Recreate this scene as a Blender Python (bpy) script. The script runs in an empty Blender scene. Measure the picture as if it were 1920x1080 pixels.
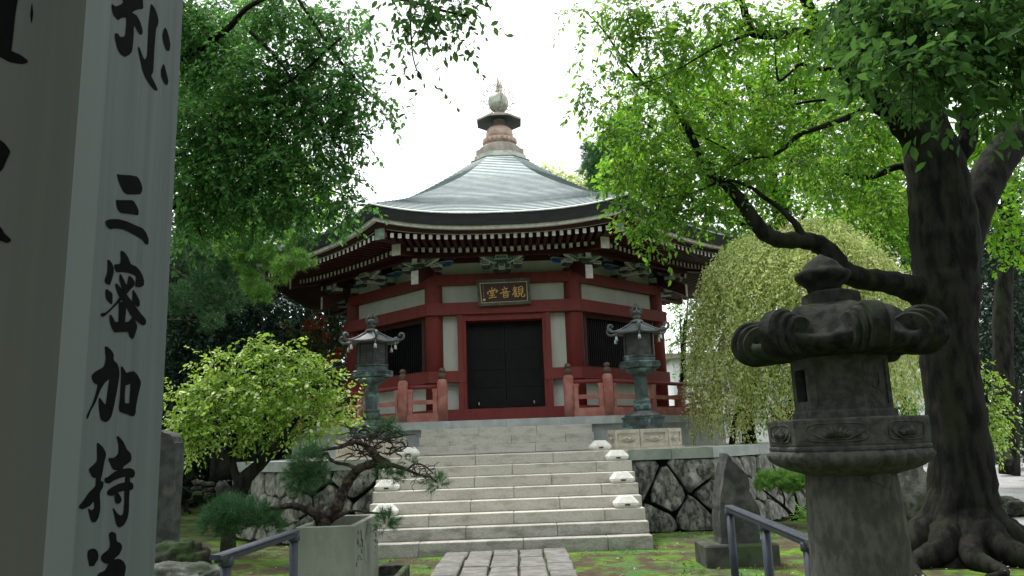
import bpy, math, random
import numpy as np
from mathutils import Vector, Matrix
from mathutils.geometry import tessellate_polygon
from mathutils import noise as mnoise

# ------------------------------------------------------------------ camera
scene = bpy.context.scene
col = scene.collection
F_PX = 1480.0; CAM_H = 1.5; PITCH = math.radians(11.1); ROLL = math.radians(2.0)
_f = Vector((0, math.cos(PITCH), math.sin(PITCH)))
_r0 = Vector((1, 0, 0)); _u0 = _r0.cross(_f)
_r = math.cos(ROLL) * _r0 - math.sin(ROLL) * _u0
_u = math.sin(ROLL) * _r0 + math.cos(ROLL) * _u0
cam_data = bpy.data.cameras.new('camera')
cam = bpy.data.objects.new('camera', cam_data); col.objects.link(cam)
cam_data.sensor_width = 36.0; cam_data.lens = F_PX / 1920 * 36.0
cam_data.clip_start = 0.05; cam_data.clip_end = 600
M = Matrix((( _r.x, _u.x, -_f.x, 0), (_r.y, _u.y, -_f.y, 0), (_r.z, _u.z, -_f.z, CAM_H), (0, 0, 0, 1)))
cam.matrix_world = M
scene.camera = cam

def P(px, py, Y):
    d = _f + _r * ((px - 960) / F_PX) + _u * ((540 - py) / F_PX)
    t = Y / d.y
    return Vector((d.x * t, Y, CAM_H + d.z * t))
def PX(px, py, X):
    d = _f + _r * ((px - 960) / F_PX) + _u * ((540 - py) / F_PX)
    t = X / d.x
    return Vector((X, d.y * t, CAM_H + d.z * t))

# ------------------------------------------------------------------ world, sun, exposure
SUN_EL = math.radians(62); SUN_AZ = math.radians(-35)     # azimuth from +Y towards +X
world = bpy.data.worlds.new('World'); scene.world = world; world.use_nodes = True
nt = world.node_tree; nt.nodes.clear()
out = nt.nodes.new('ShaderNodeOutputWorld')
sky = nt.nodes.new('ShaderNodeTexSky'); sky.sky_type = 'NISHITA'; sky.sun_disc = False
sky.sun_elevation = SUN_EL; sky.sun_rotation = SUN_AZ; sky.dust_density = 3.0
b1 = nt.nodes.new('ShaderNodeBackground'); b1.inputs[1].default_value = 0.12
nt.links.new(sky.outputs[0], b1.inputs[0])
b2 = nt.nodes.new('ShaderNodeBackground'); b2.inputs[0].default_value = (0.95, 0.985, 1.0, 1); b2.inputs[1].default_value = 1.1
tc = nt.nodes.new('ShaderNodeTexCoord')
nz = nt.nodes.new('ShaderNodeTexNoise'); nz.inputs['Scale'].default_value = 2.2; nz.inputs['Detail'].default_value = 5
cr = nt.nodes.new('ShaderNodeValToRGB'); cr.color_ramp.elements[0].position = 0.25; cr.color_ramp.elements[1].position = 0.5
cr.color_ramp.elements[0].color = (0.86,) * 3 + (1,); cr.color_ramp.elements[1].color = (1, 1, 1, 1)
mx = nt.nodes.new('ShaderNodeMixShader')
nt.links.new(tc.outputs['Generated'], nz.inputs['Vector']); nt.links.new(nz.outputs[0], cr.inputs[0])
nt.links.new(cr.outputs[0], mx.inputs[0]); nt.links.new(b1.outputs[0], mx.inputs[1]); nt.links.new(b2.outputs[0], mx.inputs[2])
nt.links.new(mx.outputs[0], out.inputs[0])
sd = bpy.data.lights.new('sun', 'SUN'); sd.energy = 2.3; sd.angle = math.radians(10); sd.color = (1.0, 0.96, 0.9)
so = bpy.data.objects.new('sun', sd); col.objects.link(so)
sv = Vector((math.sin(SUN_AZ) * math.cos(SUN_EL), math.cos(SUN_AZ) * math.cos(SUN_EL), math.sin(SUN_EL)))
so.rotation_euler = sv.to_track_quat('Z', 'Y').to_euler(); so.location = (0, 0, 30)
scene.view_settings.view_transform = 'Standard'; scene.view_settings.look = 'None'
scene.view_settings.exposure = 0.88; scene.view_settings.gamma = 1.0
try:
    scene.cycles.max_bounces = 6; scene.cycles.transparent_max_bounces = 6
    scene.cycles.diffuse_bounces = 3; scene.cycles.transmission_bounces = 3; scene.cycles.glossy_bounces = 2
except Exception: pass

# ------------------------------------------------------------------ materials
def _mat(name):
    m = bpy.data.materials.new(name); m.use_nodes = True
    n = m.node_tree; n.nodes.clear()
    o = n.nodes.new('ShaderNodeOutputMaterial')
    return m, n, o
def mat(name, c1, c2=None, scale=3.0, rough=0.7, bump=0.0, bscale=40.0, c3=None, s3=1.2, t3=(0.5, 0.65), metal=0.0, spec=0.4, stretch=(1, 1, 1), detail=6, ramp=(0.41, 0.59)):
    """two-colour noise surface, optional third large-patch colour, optional bump"""
    m, n, o = _mat(name)
    p = n.nodes.new('ShaderNodeBsdfPrincipled')
    p.inputs['Roughness'].default_value = rough; p.inputs['Metallic'].default_value = metal
    p.inputs['Specular IOR Level'].default_value = spec
    tcn = n.nodes.new('ShaderNodeNewGeometry'); mp = n.nodes.new('ShaderNodeMapping'); mp.inputs['Scale'].default_value = stretch
    n.links.new(tcn.outputs['Position'], mp.inputs[0])
    if c2 is None: c2 = tuple(x * 0.75 for x in c1)
    t = n.nodes.new('ShaderNodeTexNoise'); t.inputs['Scale'].default_value = scale; t.inputs['Detail'].default_value = detail
    n.links.new(mp.outputs[0], t.inputs['Vector'])
    r = n.nodes.new('ShaderNodeValToRGB')
    r.color_ramp.elements[0].position = ramp[0]; r.color_ramp.elements[1].position = ramp[1]
    r.color_ramp.elements[0].color = tuple(c2) + (1,); r.color_ramp.elements[1].color = tuple(c1) + (1,)
    n.links.new(t.outputs[0], r.inputs[0]); last = r.outputs[0]
    if c3 is not None:
        t3n = n.nodes.new('ShaderNodeTexNoise'); t3n.inputs['Scale'].default_value = s3; t3n.inputs['Detail'].default_value = 8; t3n.inputs['Roughness'].default_value = 0.65
        n.links.new(mp.outputs[0], t3n.inputs['Vector'])
        r3 = n.nodes.new('ShaderNodeValToRGB'); r3.color_ramp.elements[0].position = t3[0]; r3.color_ramp.elements[1].position = t3[1]
        n.links.new(t3n.outputs[0], r3.inputs[0])
        mix = n.nodes.new('ShaderNodeMix'); mix.data_type = 'RGBA'
        n.links.new(r3.outputs[0], mix.inputs[0]); n.links.new(last, mix.inputs[6]); mix.inputs[7].default_value = tuple(c3) + (1,)
        last = mix.outputs[2]
    n.links.new(last, p.inputs['Base Color'])
    if bump > 0:
        tb = n.nodes.new('ShaderNodeTexNoise'); tb.inputs['Scale'].default_value = bscale; tb.inputs['Detail'].default_value = 8; tb.inputs['Roughness'].default_value = 0.7
        n.links.new(mp.outputs[0], tb.inputs['Vector'])
        bn = n.nodes.new('ShaderNodeBump'); bn.inputs['Strength'].default_value = bump; bn.inputs['Distance'].default_value = 0.02
        n.links.new(tb.outputs[0], bn.inputs['Height']); n.links.new(bn.outputs[0], p.inputs['Normal'])
    n.links.new(p.outputs[0], o.inputs[0])
    return m
def leafmat(name, ca, cb, cc=None, trans=0.4, rough=0.55, spec=0.3, fr=0.9):
    m, n, o = _mat(name)
    g = n.nodes.new('ShaderNodeNewGeometry')
    r = n.nodes.new('ShaderNodeValToRGB')
    r.color_ramp.elements[0].color = tuple(ca) + (1,); r.color_ramp.elements[1].color = tuple(cb) + (1,)
    if cc:
        e = r.color_ramp.elements.new(fr); e.color = tuple(cb) + (1,); r.color_ramp.elements[2].color = tuple(cc) + (1,)
    n.links.new(g.outputs['Random Per Island'], r.inputs[0])
    p = n.nodes.new('ShaderNodeBsdfPrincipled'); p.inputs['Roughness'].default_value = rough; p.inputs['Specular IOR Level'].default_value = spec
    tr = n.nodes.new('ShaderNodeBsdfTranslucent')
    hs = n.nodes.new('ShaderNodeHueSaturation'); hs.inputs['Hue'].default_value = 0.485; hs.inputs['Saturation'].default_value = 1.1; hs.inputs['Value'].default_value = 1.5
    n.links.new(r.outputs[0], p.inputs['Base Color']); n.links.new(r.outputs[0], hs.inputs['Color']); n.links.new(hs.outputs[0], tr.inputs[0])
    mxs = n.nodes.new('ShaderNodeMixShader'); mxs.inputs[0].default_value = trans
    n.links.new(p.outputs[0], mxs.inputs[1]); n.links.new(tr.outputs[0], mxs.inputs[2]); n.links.new(mxs.outputs[0], o.inputs[0])
    return m

MT = {}
MT['red'] = mat('vermilion_paint', (0.20, 0.030, 0.026), (0.16, 0.023, 0.020), 5, 0.6, 0.08, 30, c3=(0.105, 0.018, 0.017), s3=5, t3=(0.52, 0.8), stretch=(1, 1, 0.22))
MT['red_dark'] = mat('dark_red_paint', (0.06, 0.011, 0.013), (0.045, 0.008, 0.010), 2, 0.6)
MT['red_faded'] = mat('sun_faded_red_paint', (0.41, 0.18, 0.155), (0.31, 0.115, 0.095), 5, 0.75, 0.1, 60, c3=(0.24, 0.075, 0.058), s3=2.2, t3=(0.55, 0.75))
MT['plaster'] = mat('white_plaster', (0.57, 0.59, 0.54), (0.52, 0.54, 0.49), 3, 0.85, 0.05, 40, c3=(0.40, 0.41, 0.36), s3=4, t3=(0.55, 0.85), stretch=(1, 1, 0.3))
MT['whitewood'] = mat('white_paint_wood', (0.68, 0.66, 0.62), (0.55, 0.53, 0.5), 12, 0.7)
MT['black'] = mat('black_lacquer', (0.008, 0.008, 0.010), (0.004, 0.004, 0.005), 5, 0.45, spec=0.2)
MT['brownframe'] = mat('brown_wood', (0.06, 0.02, 0.016), None, 8, 0.6)
MT['eaveblack'] = mat('dark_copper_eave', (0.028, 0.031, 0.036), (0.02, 0.022, 0.026), 4, 0.6, stretch=(1, 1, 6))
MT['copperroof'] = mat('pale_copper_tiles', (0.50, 0.575, 0.565), (0.42, 0.49, 0.485), 1.6, 0.75, 0.03, 20, c3=(0.60, 0.67, 0.665), s3=7, t3=(0.45, 0.7), spec=0.6)
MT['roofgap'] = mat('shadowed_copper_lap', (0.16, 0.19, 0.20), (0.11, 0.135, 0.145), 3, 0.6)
MT['bluepaint'] = mat('blue_bracket_paint', (0.05, 0.14, 0.48), (0.03, 0.10, 0.36), 20, 0.6)
MT['greenpaint'] = mat('green_bracket_paint', (0.10, 0.24, 0.16), (0.07, 0.16, 0.12), 20, 0.6)
MT['greytrim'] = mat('grey_trim_paint', (0.60, 0.63, 0.59), (0.42, 0.46, 0.43), 20, 0.6)
MT['greencopper'] = mat('green_copper_cap', (0.2, 0.27, 0.2), (0.12, 0.17, 0.12), 8, 0.6)
MT['finialstone'] = mat('weathered_bronze_pink', (0.46, 0.33, 0.27), (0.33, 0.24, 0.2), 6, 0.6, 0.1, 30)
MT['finialgrey'] = mat('grey_copper_sheet', (0.30, 0.26, 0.22), (0.22, 0.19, 0.165), 5, 0.6)
MT['canopy'] = mat('finial_canopy_dark', (0.008, 0.012, 0.02), None, 5, 0.6)
MT['silver'] = mat('weathered_metal_ball', (0.40, 0.42, 0.39), (0.25, 0.27, 0.22), 5, 0.4, metal=0.5, c3=(0.33, 0.29, 0.15), s3=5, t3=(0.55, 0.65))
MT['gilt'] = mat('pale_gilt_flame', (0.40, 0.36, 0.28), (0.25, 0.22, 0.17), 15, 0.4, metal=0.3)
MT['granite'] = mat('pale_granite', (0.56, 0.535, 0.485), (0.47, 0.45, 0.405), 30, 0.8, 0.15, 120, c3=(0.26, 0.245, 0.205), s3=3.0, t3=(0.50, 0.76), stretch=(1, 1, 2.2))
MT['granite_dirty'] = mat('mossy_grey_granite', (0.44, 0.425, 0.39), (0.34, 0.33, 0.30), 25, 0.85, 0.2, 110, c3=(0.16, 0.16, 0.125), s3=3.0, t3=(0.46, 0.72), stretch=(1, 1, 2.2))
MT['granite_blue'] = mat('blue_grey_granite', (0.43, 0.46, 0.46), (0.34, 0.37, 0.38), 4, 0.75, 0.06, 80)
MT['capstone'] = mat('weathered_cap_stone', (0.30, 0.335, 0.30), (0.22, 0.26, 0.23), 3, 0.8, 0.1, 60, c3=(0.40, 0.41, 0.39), s3=2.0, t3=(0.5, 0.7))
MT['wallstone'] = mat('lichened_wall_stone', (0.17, 0.175, 0.16), (0.05, 0.053, 0.048), 16, 0.9, 1.0, 16, c3=(0.40, 0.40, 0.37), s3=5, t3=(0.52, 0.66), stretch=(1, 1, .55), spec=0.12)
MT['wallstone_lit'] = mat('lit_wall_stone', (0.37, 0.36, 0.335), (0.21, 0.205, 0.19), 16, 0.9, 0.9, 16, c3=(0.12, 0.12, 0.11), s3=5, t3=(0.52, 0.66), stretch=(1, 1, .55), spec=0.12)  # stronger light on the diagonal wall faces, put into the stone colour
MT['joint'] = mat('dark_joint', (0.022, 0.022, 0.019), None, 5, 1.0, spec=0.12)
MT['whitestone'] = mat('white_lamp_housing', (0.78, 0.77, 0.73), (0.70, 0.68, 0.64), 12, 0.6, 0.05, 60, c3=(0.48, 0.45, 0.38), s3=9, t3=(0.56, 0.8))
MT['bronze'] = mat('verdigris_bronze', (0.07, 0.10, 0.10), (0.035, 0.05, 0.052), 6, 0.55, 0.12, 50, c3=(0.24, 0.38, 0.37), s3=3.2, t3=(0.52, 0.68), metal=0.25)
MT['bronze_dark'] = mat('dark_bronze', (0.055, 0.055, 0.05), (0.03, 0.03, 0.03), 8, 0.5, 0.1, 50, metal=0.3)
MT['bronze_roof'] = mat('grey_bronze_roof', (0.13, 0.142, 0.148), (0.07, 0.08, 0.082), 6, 0.6, 0.05, 50, metal=0.2)
MT['bellgrey'] = mat('pale_bronze_bell', (0.5, 0.54, 0.52), (0.35, 0.4, 0.38), 20, 0.5)
MT['pedestal'] = mat('carved_cream_stone', (0.56, 0.51, 0.43), (0.44, 0.40, 0.33), 8, 0.8, 0.12, 70, c3=(0.3, 0.27, 0.22), s3=3, t3=(0.58, 0.78))
MT['darkstone'] = mat('dark_lantern_stone', (0.034, 0.036, 0.030), (0.012, 0.013, 0.011), 16, 0.9, 0.4, 60, c3=(0.020, 0.034, 0.014), s3=5, t3=(0.5, 0.66), spec=0.12)
MT['shaftstone'] = mat('grey_shaft_stone', (0.125, 0.122, 0.112), (0.075, 0.075, 0.068), 22, 0.85, 0.5, 80, c3=(0.045, 0.045, 0.038), s3=2.5, t3=(0.52, 0.75), stretch=(1, 1, 0.5), spec=0.12)
MT['chudaistone'] = mat('carved_platform_stone', (0.095, 0.098, 0.09), (0.055, 0.058, 0.052), 22, 0.85, 0.5, 80, c3=(0.045, 0.058, 0.04), s3=3, t3=(0.5, 0.7), spec=0.12)
MT['stele'] = mat('dark_slate_stele', (0.075, 0.08, 0.076), (0.045, 0.048, 0.046), 8, 0.7, 0.25, 25, c3=(0.15, 0.15, 0.14), s3=1.4, t3=(0.55, 0.7), spec=0.12)
MT['stele_base'] = mat('stele_base_stone', (0.09, 0.09, 0.08), (0.05, 0.052, 0.045), 5, 0.9, 0.3, 40, c3=(0.07, 0.1, 0.04), s3=3, t3=(0.5, 0.65), spec=0.12)
MT['rock'] = mat('mossy_rock', (0.10, 0.10, 0.09), (0.03, 0.03, 0.026), 7, 0.95, 1.0, 22, c3=(0.07, 0.11, 0.045), s3=3.5, t3=(0.48, 0.62), spec=0.12)
MT['rock_pale'] = mat('pale_flat_rock', (0.22, 0.23, 0.21), (0.10, 0.105, 0.095), 7, 0.95, 1.0, 22, c3=(0.1, 0.12, 0.08), s3=5, t3=(0.5, 0.6), spec=0.12)
MT['planter'] = mat('cast_concrete_planter', (0.30, 0.32, 0.27), (0.20, 0.215, 0.18), 4, 0.85, 0.15, 60, c3=(0.12, 0.14, 0.11), s3=2.0, t3=(0.48, 0.75), stretch=(1, 1, 0.45), spec=0.12)
MT['carve'] = mat('dark_weathered_carving', (0.05, 0.052, 0.042), None, 20, 0.9)
MT['soil'] = mat('potting_soil', (0.03, 0.022, 0.016), None, 20, 1.0, 0.5, 40, spec=0.12)
MT['rail'] = mat('grey_coated_steel_rail', (0.05, 0.06, 0.085), (0.035, 0.043, 0.062), 10, 0.5, 0.02, 60, metal=0.1)
MT['pave'] = mat('worn_paving_stone', (0.21, 0.205, 0.195), (0.14, 0.136, 0.128), 8, 0.9, 0.35, 60, c3=(0.11, 0.115, 0.09), s3=3, t3=(0.5, 0.75))
MT['ink'] = mat('brush_ink', (0.009, 0.009, 0.011), None, 30, 0.9, spec=0.05)
MT['bark'] = mat('dark_bark', (0.025, 0.024, 0.020), (0.008, 0.008, 0.007), 9, 0.95, 1.0, 18, c3=(0.028, 0.036, 0.02), s3=2.4, t3=(0.5, 0.7), stretch=(1, 1, 0.3), spec=0.12)
MT['bark_thin'] = mat('thin_branch_bark', (0.025, 0.022, 0.02), None, 12, 0.95, spec=0.1)
MT['pinebark'] = mat('pine_bark', (0.085, 0.068, 0.058), (0.025, 0.02, 0.017), 22, 0.95, 1.0, 35, spec=0.12)
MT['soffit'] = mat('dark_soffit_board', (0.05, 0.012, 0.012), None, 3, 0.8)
MT['whitehouse'] = mat('white_render_wall', (0.72, 0.73, 0.75), (0.66, 0.67, 0.69), 0.6, 0.8)
MT['bluetile'] = mat('blue_grey_roof', (0.16, 0.25, 0.30), None, 2, 0.6)
MT['gold'] = mat('gold_leaf_letters', (0.92, 0.60, 0.17), (0.8, 0.48, 0.11), 30, 0.35, metal=0.1)
MT['goldline'] = mat('pale_gold_line', (0.75, 0.62, 0.36), None, 30, 0.4, metal=0.2)
MT['plaque'] = mat('maroon_lacquer_board', (0.05, 0.014, 0.012), None, 8, 0.45)
MT['plaqueframe'] = mat('aged_green_frame', (0.10, 0.105, 0.07), (0.06, 0.06, 0.045), 12, 0.6)
MT['knob'] = mat('aged_post_cap', (0.15, 0.10, 0.075), (0.09, 0.06, 0.045), 12, 0.5, metal=0.3)
MT['gravel'] = mat('grey_gravel', (0.36, 0.36, 0.36), (0.24, 0.24, 0.24), 30, 0.95, 0.4, 90, c3=(0.2, 0.18, 0.15), s3=1.2, t3=(0.55, 0.7))

# pillar wood, long vertical grain
def woodmat(name, a, b, c):
    m, n, o = _mat(name)
    g = n.nodes.new('ShaderNodeNewGeometry'); mp = n.nodes.new('ShaderNodeMapping'); mp.inputs['Scale'].default_value = (28, 28, 0.7)
    n.links.new(g.outputs['Position'], mp.inputs[0])
    t = n.nodes.new('ShaderNodeTexNoise'); t.inputs['Scale'].default_value = 1.6; t.inputs['Detail'].default_value = 8; t.inputs['Roughness'].default_value = 0.6
    n.links.new(mp.outputs[0], t.inputs['Vector'])
    r = n.nodes.new('ShaderNodeValToRGB'); r.color_ramp.elements[0].color = tuple(b) + (1,); r.color_ramp.elements[1].color = tuple(a) + (1,)
    r.color_ramp.elements[0].position = 0.3; r.color_ramp.elements[1].position = 0.7
    n.links.new(t.outputs[0], r.inputs[0])
    mp2 = n.nodes.new('ShaderNodeMapping'); mp2.inputs['Scale'].default_value = (5, 5, 0.35); n.links.new(g.outputs['Position'], mp2.inputs[0])
    t2 = n.nodes.new('ShaderNodeTexNoise'); t2.inputs['Scale'].default_value = 1.5; t2.inputs['Detail'].default_value = 5; n.links.new(mp2.outputs[0], t2.inputs['Vector'])
    r2 = n.nodes.new('ShaderNodeValToRGB'); r2.color_ramp.elements[0].position = 0.42; r2.color_ramp.elements[1].position = 0.62; n.links.new(t2.outputs[0], r2.inputs[0])
    mix = n.nodes.new('ShaderNodeMix'); mix.data_type = 'RGBA'; n.links.new(r2.outputs[0], mix.inputs[0]); n.links.new(r.outputs[0], mix.inputs[6]); mix.inputs[7].default_value = tuple(c) + (1,)
    p = n.nodes.new('ShaderNodeBsdfPrincipled'); p.inputs['Roughness'].default_value = 0.75; p.inputs['Specular IOR Level'].default_value = 0.3
    n.links.new(mix.outputs[2], p.inputs['Base Color'])
    bn = n.nodes.new('ShaderNodeBump'); bn.inputs['Strength'].default_value = 0.08; bn.inputs['Distance'].default_value = 0.003; n.links.new(t.outputs[0], bn.inputs['Height']); n.links.new(bn.outputs[0], p.inputs['Normal'])
    n.links.new(p.outputs[0], o.inputs[0]); return m
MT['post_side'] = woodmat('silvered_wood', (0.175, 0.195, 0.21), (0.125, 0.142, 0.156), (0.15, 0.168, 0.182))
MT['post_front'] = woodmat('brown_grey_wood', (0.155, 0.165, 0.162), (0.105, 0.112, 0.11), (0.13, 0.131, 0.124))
MT['post_pale'] = woodmat('pale_strip_wood', (0.215, 0.238, 0.252), (0.165, 0.186, 0.20), (0.19, 0.21, 0.225))  # paler wood for the strip beside the pillar corner

def groundmat():
    m, n, o = _mat('mossy_earth')
    g = n.nodes.new('ShaderNodeNewGeometry')
    def noise(s, d=8, ro=0.6):
        t = n.nodes.new('ShaderNodeTexNoise'); t.inputs['Scale'].default_value = s; t.inputs['Detail'].default_value = d; t.inputs['Roughness'].default_value = ro
        n.links.new(g.outputs['Position'], t.inputs['Vector']); return t
    def ramp(src, a, b, p0, p1):
        r = n.nodes.new('ShaderNodeValToRGB'); r.color_ramp.elements[0].color = tuple(a) + (1,); r.color_ramp.elements[1].color = tuple(b) + (1,)
        r.color_ramp.elements[0].position = p0; r.color_ramp.elements[1].position = p1; n.links.new(src, r.inputs[0]); return r.outputs[0]
    moss = ramp(noise(6).outputs[0], (0.06, 0.125, 0.015), (0.15, 0.255, 0.035), 0.35, 0.65)
    mossb = ramp(noise(25).outputs[0], (0.05, 0.11, 0.03), (0.10, 0.20, 0.06), 0.3, 0.7)
    soil = ramp(noise(9).outputs[0], (0.045, 0.033, 0.024), (0.115, 0.085, 0.06), 0.3, 0.7)
    mk1 = ramp(noise(0.9).outputs[0], (0, 0, 0), (1, 1, 1), 0.47, 0.55); mk2 = ramp(noise(1.7, 10, 0.7).outputs[0], (0, 0, 0), (1, 1, 1), 0.45, 0.55)
    def mixc(f, a, b):
        x = n.nodes.new('ShaderNodeMix'); x.data_type = 'RGBA'; n.links.new(f, x.inputs[0]); n.links.new(a, x.inputs[6]); n.links.new(b, x.inputs[7]); return x.outputs[2]
    c = mixc(mk1, moss, mossb); c = mixc(mk2, soil, c)
    p = n.nodes.new('ShaderNodeBsdfPrincipled'); p.inputs['Roughness'].default_value = 0.95; p.inputs['Specular IOR Level'].default_value = 0.15
    n.links.new(c, p.inputs['Base Color'])
    bn = n.nodes.new('ShaderNodeBump'); bn.inputs['Strength'].default_value = 0.8; bn.inputs['Distance'].default_value = 0.03; n.links.new(noise(30).outputs[0], bn.inputs['Height']); n.links.new(bn.outputs[0], p.inputs['Normal'])
    n.links.new(p.outputs[0], o.inputs[0]); return m
MT['ground'] = groundmat()

LF = {}
LF['camphor'] = leafmat('broad_leaf_green', (0.075, 0.18, 0.03), (0.16, 0.34, 0.06), (0.32, 0.43, 0.09), 0.55)
LF['left'] = leafmat('deep_green_leaf', (0.05, 0.14, 0.042), (0.10, 0.25, 0.07), (0.19, 0.36, 0.10), 0.52)
LF['near'] = leafmat('dark_near_leaf', (0.04, 0.10, 0.03), (0.075, 0.17, 0.045), None, 0.42, 0.75, 0.1)
LF['bright'] = leafmat('fresh_yellow_green_leaf', (0.18, 0.33, 0.05), (0.38, 0.56, 0.12), (0.80, 0.85, 0.62), 0.42, 0.5, 0.4, 0.84)  # near-white share of leaves is light glints painted as colour
LF['lime'] = leafmat('backlit_lime_leaf', (0.09, 0.24, 0.025), (0.19, 0.40, 0.05), (0.34, 0.46, 0.07), 0.48)
LF['weep'] = leafmat('weeping_pale_leaf', (0.30, 0.40, 0.12), (0.62, 0.70, 0.32), (0.85, 0.76, 0.54), 0.42)
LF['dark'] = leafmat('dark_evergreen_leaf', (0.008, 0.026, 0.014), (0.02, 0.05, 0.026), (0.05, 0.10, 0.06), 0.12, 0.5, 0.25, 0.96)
LF['pine'] = leafmat('pine_needle', (0.035, 0.10, 0.04), (0.075, 0.18, 0.07), (0.12, 0.22, 0.10), 0.2)
LF['pinefresh'] = leafmat('fresh_pine_needle', (0.12, 0.26, 0.06), (0.24, 0.44, 0.11), None, 0.3)
LF['berry'] = leafmat('autumn_shrub_leaf', (0.05, 0.11, 0.04), (0.20, 0.20, 0.07), (0.45, 0.18, 0.06), 0.25)
LF['red'] = leafmat('red_berry', (0.32, 0.05, 0.025), (0.48, 0.10, 0.04), None, 0.1)
LF['litter'] = leafmat('fallen_leaf', (0.36, 0.36, 0.22), (0.55, 0.56, 0.42), None, 0.1)
LF['grass'] = leafmat('moss_sprig', (0.06, 0.15, 0.02), (0.15, 0.30, 0.05), None, 0.3)

# ------------------------------------------------------------------ object helpers
BASE = {}
def thing(name, label, cat, loc=(0, 0, 0), group=None, rz=0.0):
    o = bpy.data.objects.new(name, None); col.objects.link(o); o.empty_display_size = 0.2
    o.location = loc; o.rotation_euler = (0, 0, rz); o['label'] = label; o['category'] = cat
    if group: o['group'] = group
    BASE[o.name] = Vector(loc); return o
def tag(o, label, cat, group=None):
    o['label'] = label; o['category'] = cat
    if group: o['group'] = group
    return o
def struct(o): o['kind'] = 'structure'; return o
def stuff(o, label=None, cat=None):
    o['kind'] = 'stuff'
    if label: o['label'] = label; o['category'] = cat
    return o
def base_of(parent):
    p = parent
    while p is not None:
        if p.name in BASE: return BASE[p.name]
        p = p.parent
    return Vector((0, 0, 0))
def dup_tree(root, loc, label, group=None, rz=None):
    r = root.copy(); col.objects.link(r); r.location = loc; r['label'] = label
    if rz is not None: r.rotation_euler = (0, 0, rz)
    if group: r['group'] = group
    for ch in list(root.children):
        c = ch.copy(); col.objects.link(c); c.parent = r
        for g in list(ch.children):
            d = g.copy(); col.objects.link(d); d.parent = c
    return r
def finish(name, me, mats, parent, smooth=False, off=None):
    for m in mats: me.materials.append(m)
    if smooth:
        me.polygons.foreach_set('use_smooth', [True] * len(me.polygons))
    o = bpy.data.objects.new(name, me); col.objects.link(o)
    if parent is not None: o.parent = parent
    return o
class MB:
    def __init__(s): s.v = []; s.f = []; s.m = []
    def add(s, vs, fs, m=0):
        b = len(s.v); s.v += [tuple(x) for x in vs]
        for q in fs: s.f.append(tuple(b + i for i in q)); s.m.append(m)
        return s
    def box(s, x0, x1, y0, y1, z0, z1, m=0):
        return s.add([(x0, y0, z0), (x1, y0, z0), (x1, y1, z0), (x0, y1, z0), (x0, y0, z1), (x1, y0, z1), (x1, y1, z1), (x0, y1, z1)],
                     [(0, 3, 2, 1), (4, 5, 6, 7), (0, 1, 5, 4), (1, 2, 6, 5), (2, 3, 7, 6), (3, 0, 4, 7)], m)
    def bbox(s, x0, x1, y0, y1, z0, z1, b=0.01, m=0):
        """box with chamfered edges"""
        xs = (x0, x1); ys = (y0, y1); zs = (z0, z1); V = []; idx = {}
        for i in (0, 1):
            for j in (0, 1):
                for k in (0, 1):
                    sx, sy, sz = (1 - 2 * i), (1 - 2 * j), (1 - 2 * k)
                    for a in range(3):
                        p = [xs[i] + sx * b, ys[j] + sy * b, zs[k] + sz * b]
                        p[a] = (xs[i], ys[j], zs[k])[a]
                        idx[(i, j, k, a)] = len(V); V.append(p)
        Fs = []
        def o4(l, c):
            pts = [Vector(V[q]) for q in l]; n = (pts[1] - pts[0]).cross(pts[2] - pts[0])
            ctr = Vector(((x0 + x1) / 2, (y0 + y1) / 2, (z0 + z1) / 2)); mid = sum(pts, Vector()) / len(pts)
            return tuple(l) if n.dot(mid - ctr) > 0 else tuple(reversed(l))
        for i in (0, 1):
            Fs.append([idx[(i, 0, 0, 0)], idx[(i, 1, 0, 0)], idx[(i, 1, 1, 0)], idx[(i, 0, 1, 0)]])
            Fs.append([idx[(0, i, 0, 1)], idx[(1, i, 0, 1)], idx[(1, i, 1, 1)], idx[(0, i, 1, 1)]])
            Fs.append([idx[(0, 0, i, 2)], idx[(1, 0, i, 2)], idx[(1, 1, i, 2)], idx[(0, 1, i, 2)]])
            for j in (0, 1):
                Fs.append([idx[(i, j, 0, 0)], idx[(i, j, 1, 0)], idx[(i, j, 1, 1)], idx[(i, j, 0, 1)]])
                Fs.append([idx[(i, 0, j, 0)], idx[(i, 1, j, 0)], idx[(i, 1, j, 2)], idx[(i, 0, j, 2)]])
                Fs.append([idx[(0, i, j, 1)], idx[(1, i, j, 1)], idx[(1, i, j, 2)], idx[(0, i, j, 2)]])
                for k in (0, 1): Fs.append([idx[(i, j, k, a)] for a in range(3)])
        return s.add(V, [o4(l, 0) for l in Fs], m)
    def prism(s, poly, z0, z1, m=0, top=None):
        n = len(poly); top = top or poly
        return s.add([(x, y, z0) for x, y in poly] + [(x, y, z1) for x, y in top],
                     [tuple(range(n - 1, -1, -1)), tuple(range(n, 2 * n))] + [(i, (i + 1) % n, n + (i + 1) % n, n + i) for i in range(n)], m)
    def loft(s, rings, m=0, cap=True):
        n = len(rings[0]); V = [p for r in rings for p in r]; Fs = []
        for a in range(len(rings) - 1):
            for i in range(n): Fs.append((a * n + i, a * n + (i + 1) % n, (a + 1) * n + (i + 1) % n, (a + 1) * n + i))
        if cap: Fs.append(tuple(range(n - 1, -1, -1))); Fs.append(tuple((len(rings) - 1) * n + i for i in range(n)))
        return s.add(V, Fs, m)
    def lathe(s, prof, n=24, c=(0, 0, 0), a0=0.0, m=0, cap=True):
        """prof = [(r,z)...] bottom to top"""
        R = [[(c[0] + r * math.cos(a0 + 2 * math.pi * i / n), c[1] + r * math.sin(a0 + 2 * math.pi * i / n), c[2] + z) for i in range(n)] for r, z in prof]
        return s.loft(R, m, cap)
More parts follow.
